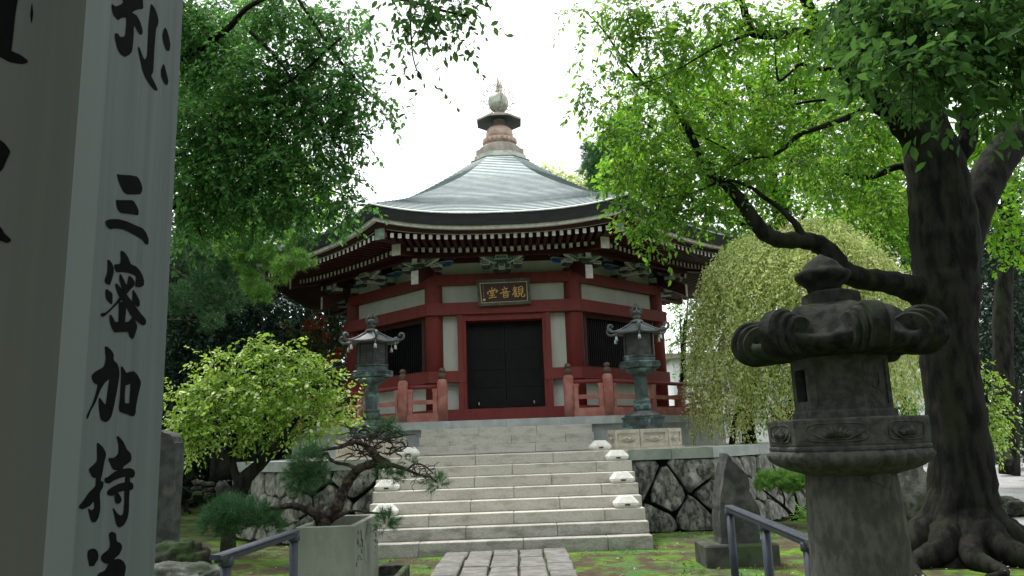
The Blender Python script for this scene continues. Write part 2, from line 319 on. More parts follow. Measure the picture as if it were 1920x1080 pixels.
    def tube(s, pts, rad, n=8, m=0, cap=True, jit=0.0, rng=None):
        pts = [Vector(p) for p in pts]
        if not hasattr(rad, '__len__'): rad = [rad] * len(pts)
        R = []; prev = None
        for i, p in enumerate(pts):
            d = (pts[min(i + 1, len(pts) - 1)] - pts[max(i - 1, 0)]).normalized()
            if prev is None:
                a = Vector((0, 0, 1)) if abs(d.z) < 0.9 else Vector((1, 0, 0)); x = d.cross(a).normalized()
            else: x = (prev - d * prev.dot(d)).normalized()
            prev = x; y = d.cross(x)
            R.append([p + (x * math.cos(2 * math.pi * k / n) + y * math.sin(2 * math.pi * k / n)) * rad[i] * (1 + (rng.uniform(-jit, jit) if rng else 0)) for k in range(n)])
        return s.loft(R, m, cap)
    def build(s, name, mats, parent=None, smooth=False):
        me = bpy.data.meshes.new(name)
        b = base_of(parent)
        me.from_pydata([(x - b.x, y - b.y, z - b.z) for x, y, z in s.v], [], s.f)
        if not isinstance(mats, (list, tuple)): mats = [mats]
        if len(mats) > 1: me.polygons.foreach_set('material_index', s.m)
        me.update(); return finish(name, me, mats, parent, smooth)
def np_mesh(name, V, k, mats, parent=None, smooth=False):
    """V: (N*k,3) array, faces are consecutive k-gons given in index array list"""
    raise NotImplementedError
def fast(name, V, Fc, mats, parent=None, mi=None, smooth=False):
    me = bpy.data.meshes.new(name); b = base_of(parent)
    V = np.asarray(V, dtype=np.float32) - np.array([b.x, b.y, b.z], dtype=np.float32)
    Fc = np.asarray(Fc, dtype=np.int32); k = Fc.shape[1]
    me.vertices.add(len(V)); me.vertices.foreach_set('co', V.ravel())
    me.loops.add(Fc.size); me.loops.foreach_set('vertex_index', Fc.ravel())
    me.polygons.add(len(Fc)); me.polygons.foreach_set('loop_start', np.arange(0, Fc.size, k, dtype=np.int32))
    me.polygons.foreach_set('loop_total', np.full(len(Fc), k, dtype=np.int32))
    if not isinstance(mats, (list, tuple)): mats = [mats]
    if mi is not None: me.polygons.foreach_set('material_index', np.asarray(mi, dtype=np.int32))
    me.update(calc_edges=True); me.validate()
    return finish(name, me, mats, parent, smooth)
def spline(pts, per=6):
    """Catmull-Rom through tuples of any dimension"""
    pts = [np.array(p, float) for p in pts]; out_ = []
    for i in range(len(pts) - 1):
        p0 = pts[max(i - 1, 0)]; p1 = pts[i]; p2 = pts[i + 1]; p3 = pts[min(i + 2, len(pts) - 1)]
        for j in range(per):
            t = j / per
            out_.append(0.5 * ((2 * p1) + (-p0 + p2) * t + (2 * p0 - 5 * p1 + 4 * p2 - p3) * t * t + (-p0 + 3 * p1 - 3 * p2 + p3) * t ** 3))
    out_.append(pts[-1]); return out_
def limb(mb, pxpts, n=10, per=5, jit=0.06, rng=None, knob=0.0):
    """pxpts: (px,py,Y,width_px) through the photo, turned into a tapered world-space limb"""
    W = []
    for px, py, Y, w in pxpts:
        p = P(px, py, Y); W.append((p.x, p.y, p.z, w / F_PX * Y / 2))
    S = spline(W, per)
    rad = [max(0.003, q[3]) * (1 + (knob * math.sin(i * 1.7 + q[2] * 3))) for i, q in enumerate(S)]
    mb.tube([q[:3] for q in S], rad, n, 0, True, jit, rng or random.Random(5)); return S

# ------------------------------------------------------------------ foliage
def norm(a): return a / np.maximum(np.linalg.norm(a, axis=-1, keepdims=True), 1e-9)
def leaf_mesh(C, D, N, L, W=0.5, shape=1):
    """C base pts, D tip dirs, N normals, L lengths. shape 0: folded kite, 1: 6-point leaf"""
    S = norm(np.cross(D, N)); N = norm(np.cross(S, D)); L = L[:, None]
    n = len(C)
    if shape == 0:
        V = np.stack([C, C + D * L * .45 + S * L * W * .5 + N * L * .07, C + D * L, C + D * L * .45 - S * L * W * .5 + N * L * .07], 1).reshape(-1, 3)
        b = np.arange(n)[:, None] * 4
        Fc = np.concatenate([b + np.array([[0, 1, 2]]), b + np.array([[0, 2, 3]])], 1).reshape(-1, 3)
    else:
        V = np.stack([C, C + D * L * .28 + S * L * W * .42 + N * L * .06, C + D * L * .62 + S * L * W * .46 + N * L * .06, C + D * L * 1.0 - N * L * .10,
                      C + D * L * .62 - S * L * W * .46 + N * L * .06, C + D * L * .28 - S * L * W * .42 + N * L * .06], 1).reshape(-1, 3)
        b = np.arange(n)[:, None] * 6
        Fc = np.concatenate([b + np.array([[0, 1, 2, 3]]), b + np.array([[0, 3, 4, 5]])], 1).reshape(-1, 4)
    return V, Fc
def blobs_px(lst, dy=1.2):
    """(px,py,Y,rpx[,weight]) -> centre, radii, weight"""
    o = []
    for q in lst:
        px, py, Y, r = q[:4]; w = q[4] if len(q) > 4 else 1.0
        c = P(px, py, Y); R = r / F_PX * Y
        o.append((np.array(c), np.array([R, R * dy, R * .85]), w))
    return o
def crown(name, blobs, n, size, mat_, parent, seed=1, spray=9, slen=None, droop=0.35, W=0.5, shape=1, shell=0.5, flat=0.75, twigs=True, lod=None):
    rg = np.random.default_rng(seed)
    w = np.array([b[2] * (b[1][0] * b[1][2]) for b in blobs]); w = w / w.sum()
    ns = max(1, n // spray); which = rg.choice(len(blobs), ns, p=w)
    Cb = np.array([b[0] for b in blobs])[which]; Rb = np.array([b[1] for b in blobs])[which]
    d = norm(rg.normal(size=(ns, 3))); rad = rg.random(ns)[:, None] ** shell
    lump = 1 + 0.25 * np.sin(d[:, :1] * 5 + which[:, None]) * np.cos(d[:, 2:3] * 4)
    O = Cb + d * Rb * rad * lump
    slen = slen or size * 3.2
    tw = norm(d * .8 + rg.normal(size=(ns, 3)) * .6 + np.array([0, 0, -droop * .6]))
    k = spray
    t = np.tile((np.arange(k) + .5) / k, (ns, 1)) + rg.normal(size=(ns, k)) * .05
    side = np.where(np.arange(k) % 2 == 0, 1., -1.)[None, :]
    up = norm(np.array([0, 0, 1.]) + rg.normal(size=(ns, 3)) * .35)
    sd = norm(np.cross(tw, up))
    Cc = O[:, None, :] + tw[:, None, :] * (t[..., None] * slen) + np.array([0, 0, -1.]) * (t[..., None] ** 2 * slen * droop)
    Dd = norm(tw[:, None, :] * (.55 + .4 * (t[..., None] > .85)) + sd[:, None, :] * side[..., None] * .8 + rg.normal(size=(ns, k, 3)) * .3 + np.array([0, 0, -droop]))
    Nn = norm(up[:, None, :] * flat + rg.normal(size=(ns, k, 3)) * (.65 - .25 * flat))
    L = size * (0.42 + .85 * rg.random((ns, k)) ** 1.2)
    V, Fc = leaf_mesh(Cc.reshape(-1, 3), Dd.reshape(-1, 3), Nn.reshape(-1, 3), L.ravel(), W, shape)
    o = fast(name, V, Fc, mat_, parent)
    if twigs:
        # one thin three-sided stalk per spray
        A = O - tw * slen * .5; B = O + tw * slen * .5 + np.array([0, 0, -slen * droop * .3]); E = O + tw * slen + np.array([0, 0, -slen * droop])
        s1 = sd * size * .035
        u1 = norm(np.cross(tw, sd)) * size * .035
        V = np.stack([A + s1, A - s1, A + u1, B + s1 * .7, B - s1 * .7, B + u1 * .7, E, E, E], 1).reshape(-1, 3)
        b = np.arange(ns)[:, None] * 9
        q = []
        for r_ in (0, 3):
            for i in range(3):
                j = (i + 1) % 3; q.append([r_ + i, r_ + j, r_ + 3 + j, r_ + 3 + i])
        Fc = np.concatenate([b + np.array([x]) for x in q], 1).reshape(-1, 4)
        return o, (V, Fc)
    return o, None
def needles(name, tufts, m, L, mat_, parent, seed=1, w=0.004, cone=0.9):
    """tufts: array (n,6) centre + direction"""
    rg = np.random.default_rng(seed); T = np.asarray(tufts, float); n = len(T)
    C = np.repeat(T[:, :3], m, 0); D0 = np.repeat(norm(T[:, 3:6]), m, 0)
    D = norm(D0 + rg.normal(size=C.shape) * cone)
    C = C + D0 * (rg.random((len(C), 1)) * L * .7) ; Ls = (L * (.6 + .5 * rg.random(len(C))))[:, None]
    S = norm(np.cross(D, rg.normal(size=C.shape))) * w
    V = np.stack([C - S, C + S, C + D * Ls + np.array([0, 0, -.06]) * Ls], 1).reshape(-1, 3)
    Fc = np.arange(len(V)).reshape(-1, 3)
    return fast(name, V, Fc, mat_, parent)
def tufts_in(blobs, n, seed, up=0.6):
    rg = np.random.default_rng(seed); w = np.array([b[2] * b[1][0] * b[1][2] for b in blobs]); w /= w.sum()
    wh = rg.choice(len(blobs), n, p=w); Cb = np.array([b[0] for b in blobs])[wh]; Rb = np.array([b[1] for b in blobs])[wh]
    d = norm(rg.normal(size=(n, 3))); O = Cb + d * Rb * rg.random((n, 1)) ** .5
    D = norm(d + np.array([0, 0, up]) + rg.normal(size=(n, 3)) * .3)
    return np.concatenate([O, D], 1)

# ================================================================== GROUND AND SETTING
def build_ground():
    rg = np.random.default_rng(3)
    xs = np.concatenate([np.linspace(-220, -14, 14), np.linspace(-13, 13, 105), np.linspace(14, 220, 14)])
    ys = np.concatenate([np.linspace(-60, 3, 8), np.linspace(3.5, 16, 60), np.linspace(16.5, 300, 26)])
    X, Y = np.meshgrid(xs, ys)
    Z = 0.02 * np.sin(X * 1.3 + 1) * np.cos(Y * 1.1) + 0.012 * np.sin(X * 3.1 + Y * 2.3) - 0.01
    fl = np.exp(-((X + .2) / 2.2) ** 2) * (Y < 14); Z = Z * (1 - fl) - 0.012
    Z += 0.10 * np.clip((-X - 6) / 8, 0, 1) * np.clip((Y - 12) / 10, 0, 3)
    Z = np.where((np.abs(X) < 10) & (Y > 16), -0.05, Z)
    V = np.stack([X.ravel(), Y.ravel(), Z.ravel()], 1); nx = len(xs); ny = len(ys)
    i = np.arange(ny - 1)[:, None] * nx + np.arange(nx - 1)[None, :]; i = i.ravel()
    Fc = np.stack([i, i + 1, i + nx + 1, i + nx], 1)
    struct(fast('ground', V, Fc, MT['ground'], smooth=True))
build_ground()
rnd = random.Random(11)
def gravel_road():
    m = MB(); pts = [(5.9, 11.4), (7.6, 10.6), (12, 9.5), (40, 8), (40, 60), (16, 40), (12.5, 25), (9.6, 17.5), (8.0, 14.2)]
    m.add([(x, y, 0.045) for x, y in pts], [tuple(range(len(pts)))])
    struct(m.build('gravel_path', MT['gravel']))
gravel_road()
def paving():
    m = MB(); x = -1.06
    cols = [(.33), (.34), (.36), (.33), (.33)]
    for ci, w in enumerate(cols):
        y = 6.0 + rnd.random() * .4
        yend = 11.52
        while y < yend - .05:
            l = rnd.choice([.45, .6, .8, .95]) * (.7 if ci == 4 else 1); y1 = min(y + l, yend - rnd.uniform(0.0, .12) if y + l > yend else y + l)
            if y1 - y > .08:
                j = [rnd.uniform(-.012, .012) for _ in range(8)]; zt = 0.045 + rnd.uniform(-.006, .006)
                a = [(x + .012 + j[0], y + .012 + j[1]), (x + w - .012 + j[2], y + .012 + j[3]), (x + w - .012 + j[4], y1 - .012 + j[5]), (x + .012 + j[6], y1 - .012 + j[7])]
                t = [(px + (.012 if k in (0, 3) else -.012), py + (.012 if k in (0, 1) else -.012)) for k, (px, py) in enumerate(a)]
                m.prism(a, -.03, zt - .012); m.prism(a, zt - .012, zt, 0, t)
            y = y1
        x += w
    struct(m.build('stone_path', MT['pave']))
paving()

# ================================================================== TEMPLE HALL
XA, YC = -0.21, 21.6
T8 = math.tan(math.pi / 8)
def pt(k, s, r, z):
    a = k * math.pi / 4
    return (XA + s * math.cos(a) + r * math.sin(a), YC + s * math.sin(a) - r * math.cos(a), z)
def fbox(mb, k, s0, s1, r0, r1, z0, z1, m=0):
    V = [pt(k, s0, r1, z0), pt(k, s1, r1, z0), pt(k, s1, r0, z0), pt(k, s0, r0, z0), pt(k, s0, r1, z1), pt(k, s1, r1, z1), pt(k, s1, r0, z1), pt(k, s0, r0, z1)]
    return mb.add(V, [(0, 3, 2, 1), (4, 5, 6, 7), (0, 1, 5, 4), (1, 2, 6, 5), (2, 3, 7, 6), (3, 0, 4, 7)], m)
def ring(mb, r0, r1, z0, z1, m=0, b=0.0):
    """octagonal ring beam, mitred at the corners"""
    for k in range(8):
        V = [pt(k, -T8 * r1, r1, z0), pt(k, T8 * r1, r1, z0), pt(k, T8 * r0, r0, z0), pt(k, -T8 * r0, r0, z0),
             pt(k, -T8 * r1, r1, z1), pt(k, T8 * r1, r1, z1), pt(k, T8 * r0, r0, z1), pt(k, -T8 * r0, r0, z1)]
        mb.add(V, [(0, 3, 2, 1), (4, 5, 6, 7), (0, 1, 5, 4), (2, 3, 7, 6)], m)
def rband(mb, prof, nseg=20, m=0, ks=range(8)):
    """prof = [(r, z, lift)]: swept band whose z rises towards the corners"""
    for k in ks:
        n = len(prof); V = []
        for i in range(nseg + 1):
            u = -1 + 2 * i / nseg
            for r, z, l in prof: V.append(pt(k, u * T8 * r, r, z + l * abs(u) ** 2.6))
        Fc = [(i * n + j, (i + 1) * n + j, (i + 1) * n + j + 1, i * n + j + 1) for i in range(nseg) for j in range(n - 1)]
        mb.add(V, Fc, m)

hall = thing('temple_hall', 'octagonal vermilion and white temple hall with pale copper roof, atop the stone stairs', 'temple', (XA, YC, 1.98))
def build_roof():
    prof = [(.72, 9.40), (1.2, 9.02), (1.76, 8.61), (2.4, 8.19), (3.07, 7.80), (3.6, 7.50), (4.15, 7.20), (4.66, 6.92), (5.19, 6.65), (5.69, 6.40), (6.3, 6.07)]
    S = spline(prof, 8); 
    # resample into courses of equal length
    L = [0]
    for a, b in zip(S[:-1], S[1:]): L.append(L[-1] + np.linalg.norm(b - a))
    NC = 42; R = []
    for i in range(NC + 1):
        t = L[-1] * i / NC; j = min(max(np.searchsorted(L, t) - 1, 0), len(S) - 2); f = (t - L[j]) / (L[j + 1] - L[j]); R.append(S[j] * (1 - f) + S[j + 1] * f)
    P2 = []
    for i, q in enumerate(R):
        r, z = q; l = 0.28 * (r / 6.3) ** 5
        P2.append((r, z, l))
    m = MB()
    for a_, b_ in zip(P2[:-1], P2[1:]):        # each lap of the copper sheets stands proud of the next
        rband(m, [(a_[0], a_[1] - .004, a_[2]), (b_[0], b_[1] + .017, b_[2])], 24, 0)
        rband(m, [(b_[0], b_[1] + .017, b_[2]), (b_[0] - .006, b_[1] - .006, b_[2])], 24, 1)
    rf = m.build('roof', [MT['copperroof'], MT['roofgap']], hall)
    m = MB()
    rband(m, [(6.3, 6.088, .28), (6.33, 6.07, .28), (6.33, 6.05, .28), (6.31, 6.05, .28)], 24, 1)
    rband(m, [(6.31, 6.05, .28), (6.22, 5.84, .26), (6.16, 5.84, .26)], 24, 0)
    m.build('eave_edge', [MT['eaveblack'], MT['greytrim']], hall)
    m = MB(); rband(m, [(6.165, 5.84, .26), (6.15, 5.775, .25), (6.06, 5.775, .25)], 24); m.build('white_fascia', MT['whitewood'], hall)
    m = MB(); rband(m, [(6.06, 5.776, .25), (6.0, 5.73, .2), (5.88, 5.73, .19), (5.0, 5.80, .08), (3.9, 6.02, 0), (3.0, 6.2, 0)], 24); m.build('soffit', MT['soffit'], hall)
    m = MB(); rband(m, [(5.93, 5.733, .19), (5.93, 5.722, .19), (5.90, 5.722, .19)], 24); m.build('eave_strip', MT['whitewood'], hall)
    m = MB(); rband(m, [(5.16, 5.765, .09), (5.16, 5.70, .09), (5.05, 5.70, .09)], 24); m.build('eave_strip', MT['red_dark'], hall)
build_roof()
def build_rafters():
    def mesh(length, rise):
        me = bpy.data.meshes.new('rafter'); w, h = .036, .05
        V = [(-w, 0, -h), (w, 0, -h), (w, 0, h), (-w, 0, h), (-w, -1, -h + rise), (w, -1, -h + rise), (w, -1, h + rise), (-w, -1, h + rise),
             (-w, .004, -h), (w, .004, -h), (w, .004, h), (-w, .004, h)]
        # local +Y points outwards; end face white
        Fc = [(0, 1, 5, 4), (1, 2, 6, 5), (2, 3, 7, 6), (3, 0, 4, 7), (4, 5, 6, 7), (8, 11, 10, 9), (0, 8, 9, 1), (1, 9, 10, 2), (2, 10, 11, 3), (3, 11, 8, 0)]
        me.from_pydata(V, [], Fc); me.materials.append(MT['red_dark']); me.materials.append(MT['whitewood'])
        me.polygons.foreach_set('material_index', [0, 0, 0, 0, 0, 1, 1, 1, 1, 1]); me.update(); return me
    upper = mesh(.9, .02); lower = mesh(1.3, .30)
    rest = MB(); cnt = 0
    order = [0, 7, 1, 2, 6, 3, 5, 4]
    for k in order:
        rows = []
        for row, (r, n, z, lift, ln) in enumerate(((5.93, 31, 5.67, .12, .95), (5.2, 26, 5.575, .08, 1.35))):
            sp = .158
            for i in range(n):
                s = (i - (n - 1) / 2) * sp
                if k == 7: pass
                rows.append((row, s, r, z + lift * (abs(s) / (T8 * r)) ** 2.6, ln))
        if k == 7: rows.sort(key=lambda q: -q[1])
        if k == 1: rows.sort(key=lambda q: q[1])
        for n_, (row, s, r, z, ln) in enumerate(rows):
            room = (r - abs(s) / T8) + 0.35; l = max(.25, min(ln, ln if abs(s) < T8 * (r - ln) else room + .1))
            cap = {0: 57, 7: 22, 1: 21}.get(k, 0)
            if n_ < cap:
                o = bpy.data.objects.new('rafter', upper if row == 0 else lower); col.objects.link(o); o.parent = hall
                p = Vector(pt(k, s, r, z)) - BASE[hall.name]; o.location = p; o.rotation_euler = (0, 0, k * math.pi / 4 + math.pi); o.scale = (1, l, l / ln if row else 1)
                cnt += 1
            else:
                rise = .02 if row == 0 else .3 * l / ln
                w, h = .036, .05
                V = [pt(k, s - w, r, z - h), pt(k, s + w, r, z - h), pt(k, s + w, r, z + h), pt(k, s - w, r, z + h),
                     pt(k, s - w, r - l, z - h + rise), pt(k, s + w, r - l, z - h + rise), pt(k, s + w, r - l, z + h + rise), pt(k, s - w, r - l, z + h + rise)]
                rest.add(V, [(0, 4, 5, 1), (1, 5, 6, 2), (2, 6, 7, 3), (3, 7, 4, 0)], 0); rest.add(V[:4], [(0, 1, 2, 3)], 1)
    stuff(rest.build('rafter', [MT['red_dark'], MT['whitewood']], hall))
build_rafters()
def hipbeam(R0, z0, R1, z1, w, h, k, mats, name, endw=True, capz=0.0):
    """beam lying on the diagonal between face k and k+1"""
    a = (k + .5) * math.pi / 4; dx, dy = math.sin(a), -math.cos(a); tx, ty = math.cos(a), math.sin(a)
    m = MB(); V = []
    for R_, z in ((R1, z1), (R0, z0)):
        for s, q in ((-w, -h), (w, -h), (w, h), (-w, h)): V.append((XA + dx * R_ + tx * s, YC + dy * R_ + ty * s, z + q))
    m.add(V, [(3, 2, 1, 0), (0, 1, 5, 4), (1, 2, 6, 5), (2, 3, 7, 6), (3, 0, 4, 7)], 0)
    E_ = []
    for R_ in (R0, R0 + .02):
        for s, q in ((-w - .002, -h - .002), (w + .002, -h - .002), (w + .002, h + .002), (-w - .002, h + .002)): E_.append((XA + dx * R_ + tx * s, YC + dy * R_ + ty * s, z0 + q - (.0)))
    m.add(E_, [(0, 3, 2, 1), (4, 5, 6, 7), (0, 1, 5, 4), (1, 2, 6, 5), (2, 3, 7, 6), (3, 0, 4, 7)], 1)
    return m.build(name, mats, hall)
for k in range(8):
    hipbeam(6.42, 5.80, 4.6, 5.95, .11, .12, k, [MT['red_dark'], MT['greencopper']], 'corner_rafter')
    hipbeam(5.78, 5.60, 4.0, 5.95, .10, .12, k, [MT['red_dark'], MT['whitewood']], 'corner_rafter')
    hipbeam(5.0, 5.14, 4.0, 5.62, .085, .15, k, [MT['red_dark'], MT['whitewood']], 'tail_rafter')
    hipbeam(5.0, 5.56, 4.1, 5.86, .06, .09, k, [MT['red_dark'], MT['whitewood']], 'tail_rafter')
def build_body():
    m = MB(); ring(m, 3.4, 4.14, 1.985, 2.26); m.build('sill_beam', MT['red'], hall)
    m = MB(); ring(m, 3.6, 4.10, 2.86, 3.11); lo = m.build('lower_tie_beam', MT['red'], hall)
    m = MB(); ring(m, 3.6, 4.12, 4.37, 4.64); m.build('upper_tie_beam', MT['red'], hall)
    m = MB(); ring(m, 3.6, 4.02, 5.07, 5.31); m.build('head_beam', MT['red'], hall)
    m = MB(); ring(m, 3.5, 3.86, 5.31, 6.1); m.build('frieze', MT['plaster'], hall)
    m = MB(); ring(m, 4.55, 4.69, 5.565, 5.66); ring(m, 3.8, 3.93, 5.60, 5.9); m.build('purlin', MT['red_dark'], hall)
    # door: front beam must leave the opening free, so the lower tie beam is rebuilt face by face
    bpy.data.objects.remove(lo)
    m = MB()
    for k in range(8):
        r1, r0 = 4.10, 3.6
        segs = [(-T8 * r1, T8 * r1, -T8 * r0, T8 * r0)] if k else [(-T8 * r1, -.88, -T8 * r0, -.88), (.88, T8 * r1, .88, T8 * r0)]
        for a1, b1, a0, b0 in segs:
            V = [pt(k, a1, r1, 2.86), pt(k, b1, r1, 2.86), pt(k, b0, r0, 2.86), pt(k, a0, r0, 2.86), pt(k, a1, r1, 3.11), pt(k, b1, r1, 3.11), pt(k, b0, r0, 3.11), pt(k, a0, r0, 3.11)]
            m.add(V, [(0, 3, 2, 1), (4, 5, 6, 7), (0, 1, 5, 4), (1, 2, 6, 5), (2, 3, 7, 6), (3, 0, 4, 7)])
    m.build('lower_tie_beam', MT['red'], hall)
    for k in range(8):
        a = (k + .5) * math.pi / 4; Rc = 3.84 / math.cos(math.pi / 8); x, y = XA + Rc * math.sin(a), YC - Rc * math.cos(a)
        m = MB(); m.lathe([(.205, 1.985), (.205, 5.0), (.19, 5.2), (.19, 5.5)], 24, (x, y, 0)); m.build('column', MT['red'], hall, True)
        # walls
        fl = 1.45
        if k == 0:
            for s in (-1, 1):
                m = MB(); fbox(m, 0, min(s * 1.04, s * 1.5), max(s * 1.04, s * 1.5), 3.7, 3.86, 2.26, 4.37); m.build('wall_panel', MT['plaster'], hall)
            m = MB(); fbox(m, 0, -1.5, 1.5, 3.7, 3.86, 4.64, 5.07); m.build('wall_panel', MT['plaster'], hall)
            m = MB()
            for s in (-1, 1):
                fbox(m, 0, min(s * .86, s * 1.04), max(s * .86, s * 1.04), 3.6, 4.06, 2.26, 4.372)
                fbox(m, 0, min(s * .93, s * 1.045), max(s * .93, s * 1.045), 3.6, 4.085, 2.262, 4.373)
            fbox(m, 0, -.86, .86, 3.6, 4.03, 4.23, 4.374)
            m.build('door_frame', MT['red'], hall)
            d = MB()
            for s in (-1, 1):
                d = MB(); x0, x1 = (0.006, .86) if s > 0 else (-.86, -.006)
                fbox(d, 0, x0, x1, 3.62, 3.66, 2.262, 4.228)
                for z in (2.3, 2.75, 3.15, 3.6, 4.05, 4.19): fbox(d, 0, x0, x1, 3.66, 3.68, z, z + .035)
                for q in range(15):
                    xx = x0 + (x1 - x0 - .03) * q / 14; fbox(d, 0, xx, xx + .014, 3.6601, 3.676, 2.8, 4.19)
                fbox(d, 0, x0, x0 + .05, 3.66, 3.684, 2.27, 4.22); fbox(d, 0, x1 - .05, x1, 3.66, 3.684, 2.27, 4.22)
                dd = d.build('door', MT['black'], hall)
                h = MB(); fbox(h, 0, s * .62 - .012, s * .62 + .012, 3.69, 3.71, 2.36, 2.42); h.build('handle', MT['greytrim'], dd)
        else:
            m = MB(); fbox(m, k, -1.5, 1.5, 3.7, 3.86, 2.26, 2.86); m.build('wall_panel', MT['plaster'], hall)
            m = MB(); fbox(m, k, -1.5, 1.5, 3.7, 3.86, 4.64, 5.07); m.build('wall_panel', MT['plaster'], hall)
            for s in (-1, 1):
                m = MB(); fbox(m, k, min(s * 1.34, s * 1.5), max(s * 1.34, s * 1.5), 3.7, 3.90, 3.11, 4.37); m.build('wall_panel', MT['plaster'], hall)
            m = MB()
            for s in (-1, 1): fbox(m, k, min(s * 1.34, s * 1.24), max(s * 1.34, s * 1.24), 3.66, 3.92, 3.111, 4.369)
            fbox(m, k, -1.24, 1.24, 3.66, 3.915, 4.28, 4.368); fbox(m, k, -1.24, 1.24, 3.66, 3.915, 3.112, 3.16)
            w = m.build('window', MT['brownframe'], hall)
            m = MB(); fbox(m, k, -1.24, 1.24, 3.6, 3.7, 3.16, 4.28)
            for q in range(34):
                s = -1.2 + 2.4 * q / 33; fbox(m, k, s - .016, s + .016, 3.72, 3.80, 3.16, 4.28)
            m.build('lattice', MT['black'], w)
build_body()
def build_brackets():
    def bx(m, x0, x1, y0, y1, z0, z1, mi): m.box(x0, x1, y0, y1, z0, z1, mi)
    # local x along the wall, +y outwards ; 0 grey trim, 1 blue, 2 green, 3 dark, 4 white
    m = MB()
    def block(cx, y0, y1, z, w, h):     # bearing block: flared foot, trimmed box with coloured face
        m.add([(cx - w * .32, y0 + .02, z), (cx + w * .32, y0 + .02, z), (cx + w * .32, y1 - .03, z), (cx - w * .32, y1 - .03, z),
               (cx - w / 2, y0, z + h * .4), (cx + w / 2, y0, z + h * .4), (cx + w / 2, y1, z + h * .4), (cx - w / 2, y1, z + h * .4)],
              [(0, 3, 2, 1), (0, 1, 5, 4), (1, 2, 6, 5), (2, 3, 7, 6), (3, 0, 4, 7)], 3)
        bx(m, cx - w / 2, cx + w / 2, y0, y1, z + h * .4, z + h, 0)
        bx(m, cx - w / 2 + .025, cx + w / 2 - .025, y1, y1 + .004, z + h * .4 + .02, z + h - .02, 2)
        for q in (-1, 0, 1): bx(m, cx + q * w * .17 - .008, cx + q * w * .17 + .008, y1 + .004, y1 + .007, z + h * .66, z + h * .74, 4)
    block(0, 0, .24, 5.30, .40, .22)
    # curved blue arms
    for s in (-1, 1):
        pr = [(0, 5.52), (.40, 5.52), (.47, 5.555), (.50, 5.62), (0, 5.62)]
        V = [(s * x, .05, z) for x, z in pr] + [(s * x, .17, z) for x, z in pr]; n = 5
        m.add(V, [tuple(range(n)) if s < 0 else tuple(range(n - 1, -1, -1)), tuple(range(2 * n - 1, n - 1, -1)) if s < 0 else tuple(range(n, 2 * n))] + [(i, n + i, n + (i + 1) % n, (i + 1) % n) for i in range(n)], 1)
        bx(m, min(s * .05, s * .50), max(s * .05, s * .50), .045, .176, 5.60, 5.625, 0)
        for q in range(4): bx(m, s * (.2 + q * .05) - .01, s * (.2 + q * .05) + .01, .17, .174, 5.565, 5.585, 4)
        block(s * .42, .02, .20, 5.62, .22, .16)
    # arm reaching outwards
    bx(m, -.075, .075, .0, .74, 5.36, 5.45, 0); bx(m, -.06, .06, .74, .78, 5.34, 5.44, 2)
    block(0, .56, .84, 5.40, .27, .17)
    # carved winged bracket under the purlin
    for s in (-1, 1):
        pr = [(0.06, 5.44), (.20, 5.42), (.30, 5.47), (.42, 5.52), (.52, 5.60), (.38, 5.575), (.22, 5.575), (.06, 5.575)]
        for mi, gx, gz, y0, y1 in ((4, 1, 0, .66, .72), (2, .84, .010, .725, .735)):
            V = [(s * x * gx, y0, z + gz) for x, z in pr] + [(s * x * gx, y1, z + gz) for x, z in pr]; n = len(pr)
            m.add(V, [tuple(range(n)), tuple(range(2 * n - 1, n - 1, -1))] + [(i, n + i, n + (i + 1) % n, (i + 1) % n) for i in range(n)], mi)
        block(s * .36, .50, .70, 5.33, .20, .13)
        for q in range(5):
            x = s * (.16 + q * .055); z = 5.48 + q * .018; bx(m, x - .012, x + .012, .736, .742, z, z + .025, 4)
    me = m.build('bracket', [MT['greytrim'], MT['bluepaint'], MT['greenpaint'], MT['bronze_dark'], MT['whitewood']])
    data = me.data; bpy.data.objects.remove(me)
    for k in range(8):
        for half in (0, 1):
            a = (k + .5 * half) * math.pi / 4; R_ = (3.86 if not half else 4.06)
            o = bpy.data.objects.new('bracket', data); col.objects.link(o); o.parent = hall
            # local +y outward -> rotate by a+pi
            o.location = Vector((XA + R_ * math.sin(a), YC - R_ * math.cos(a), 0)) - BASE[hall.name]; o.rotation_euler = (0, 0, a + math.pi)
build_brackets()
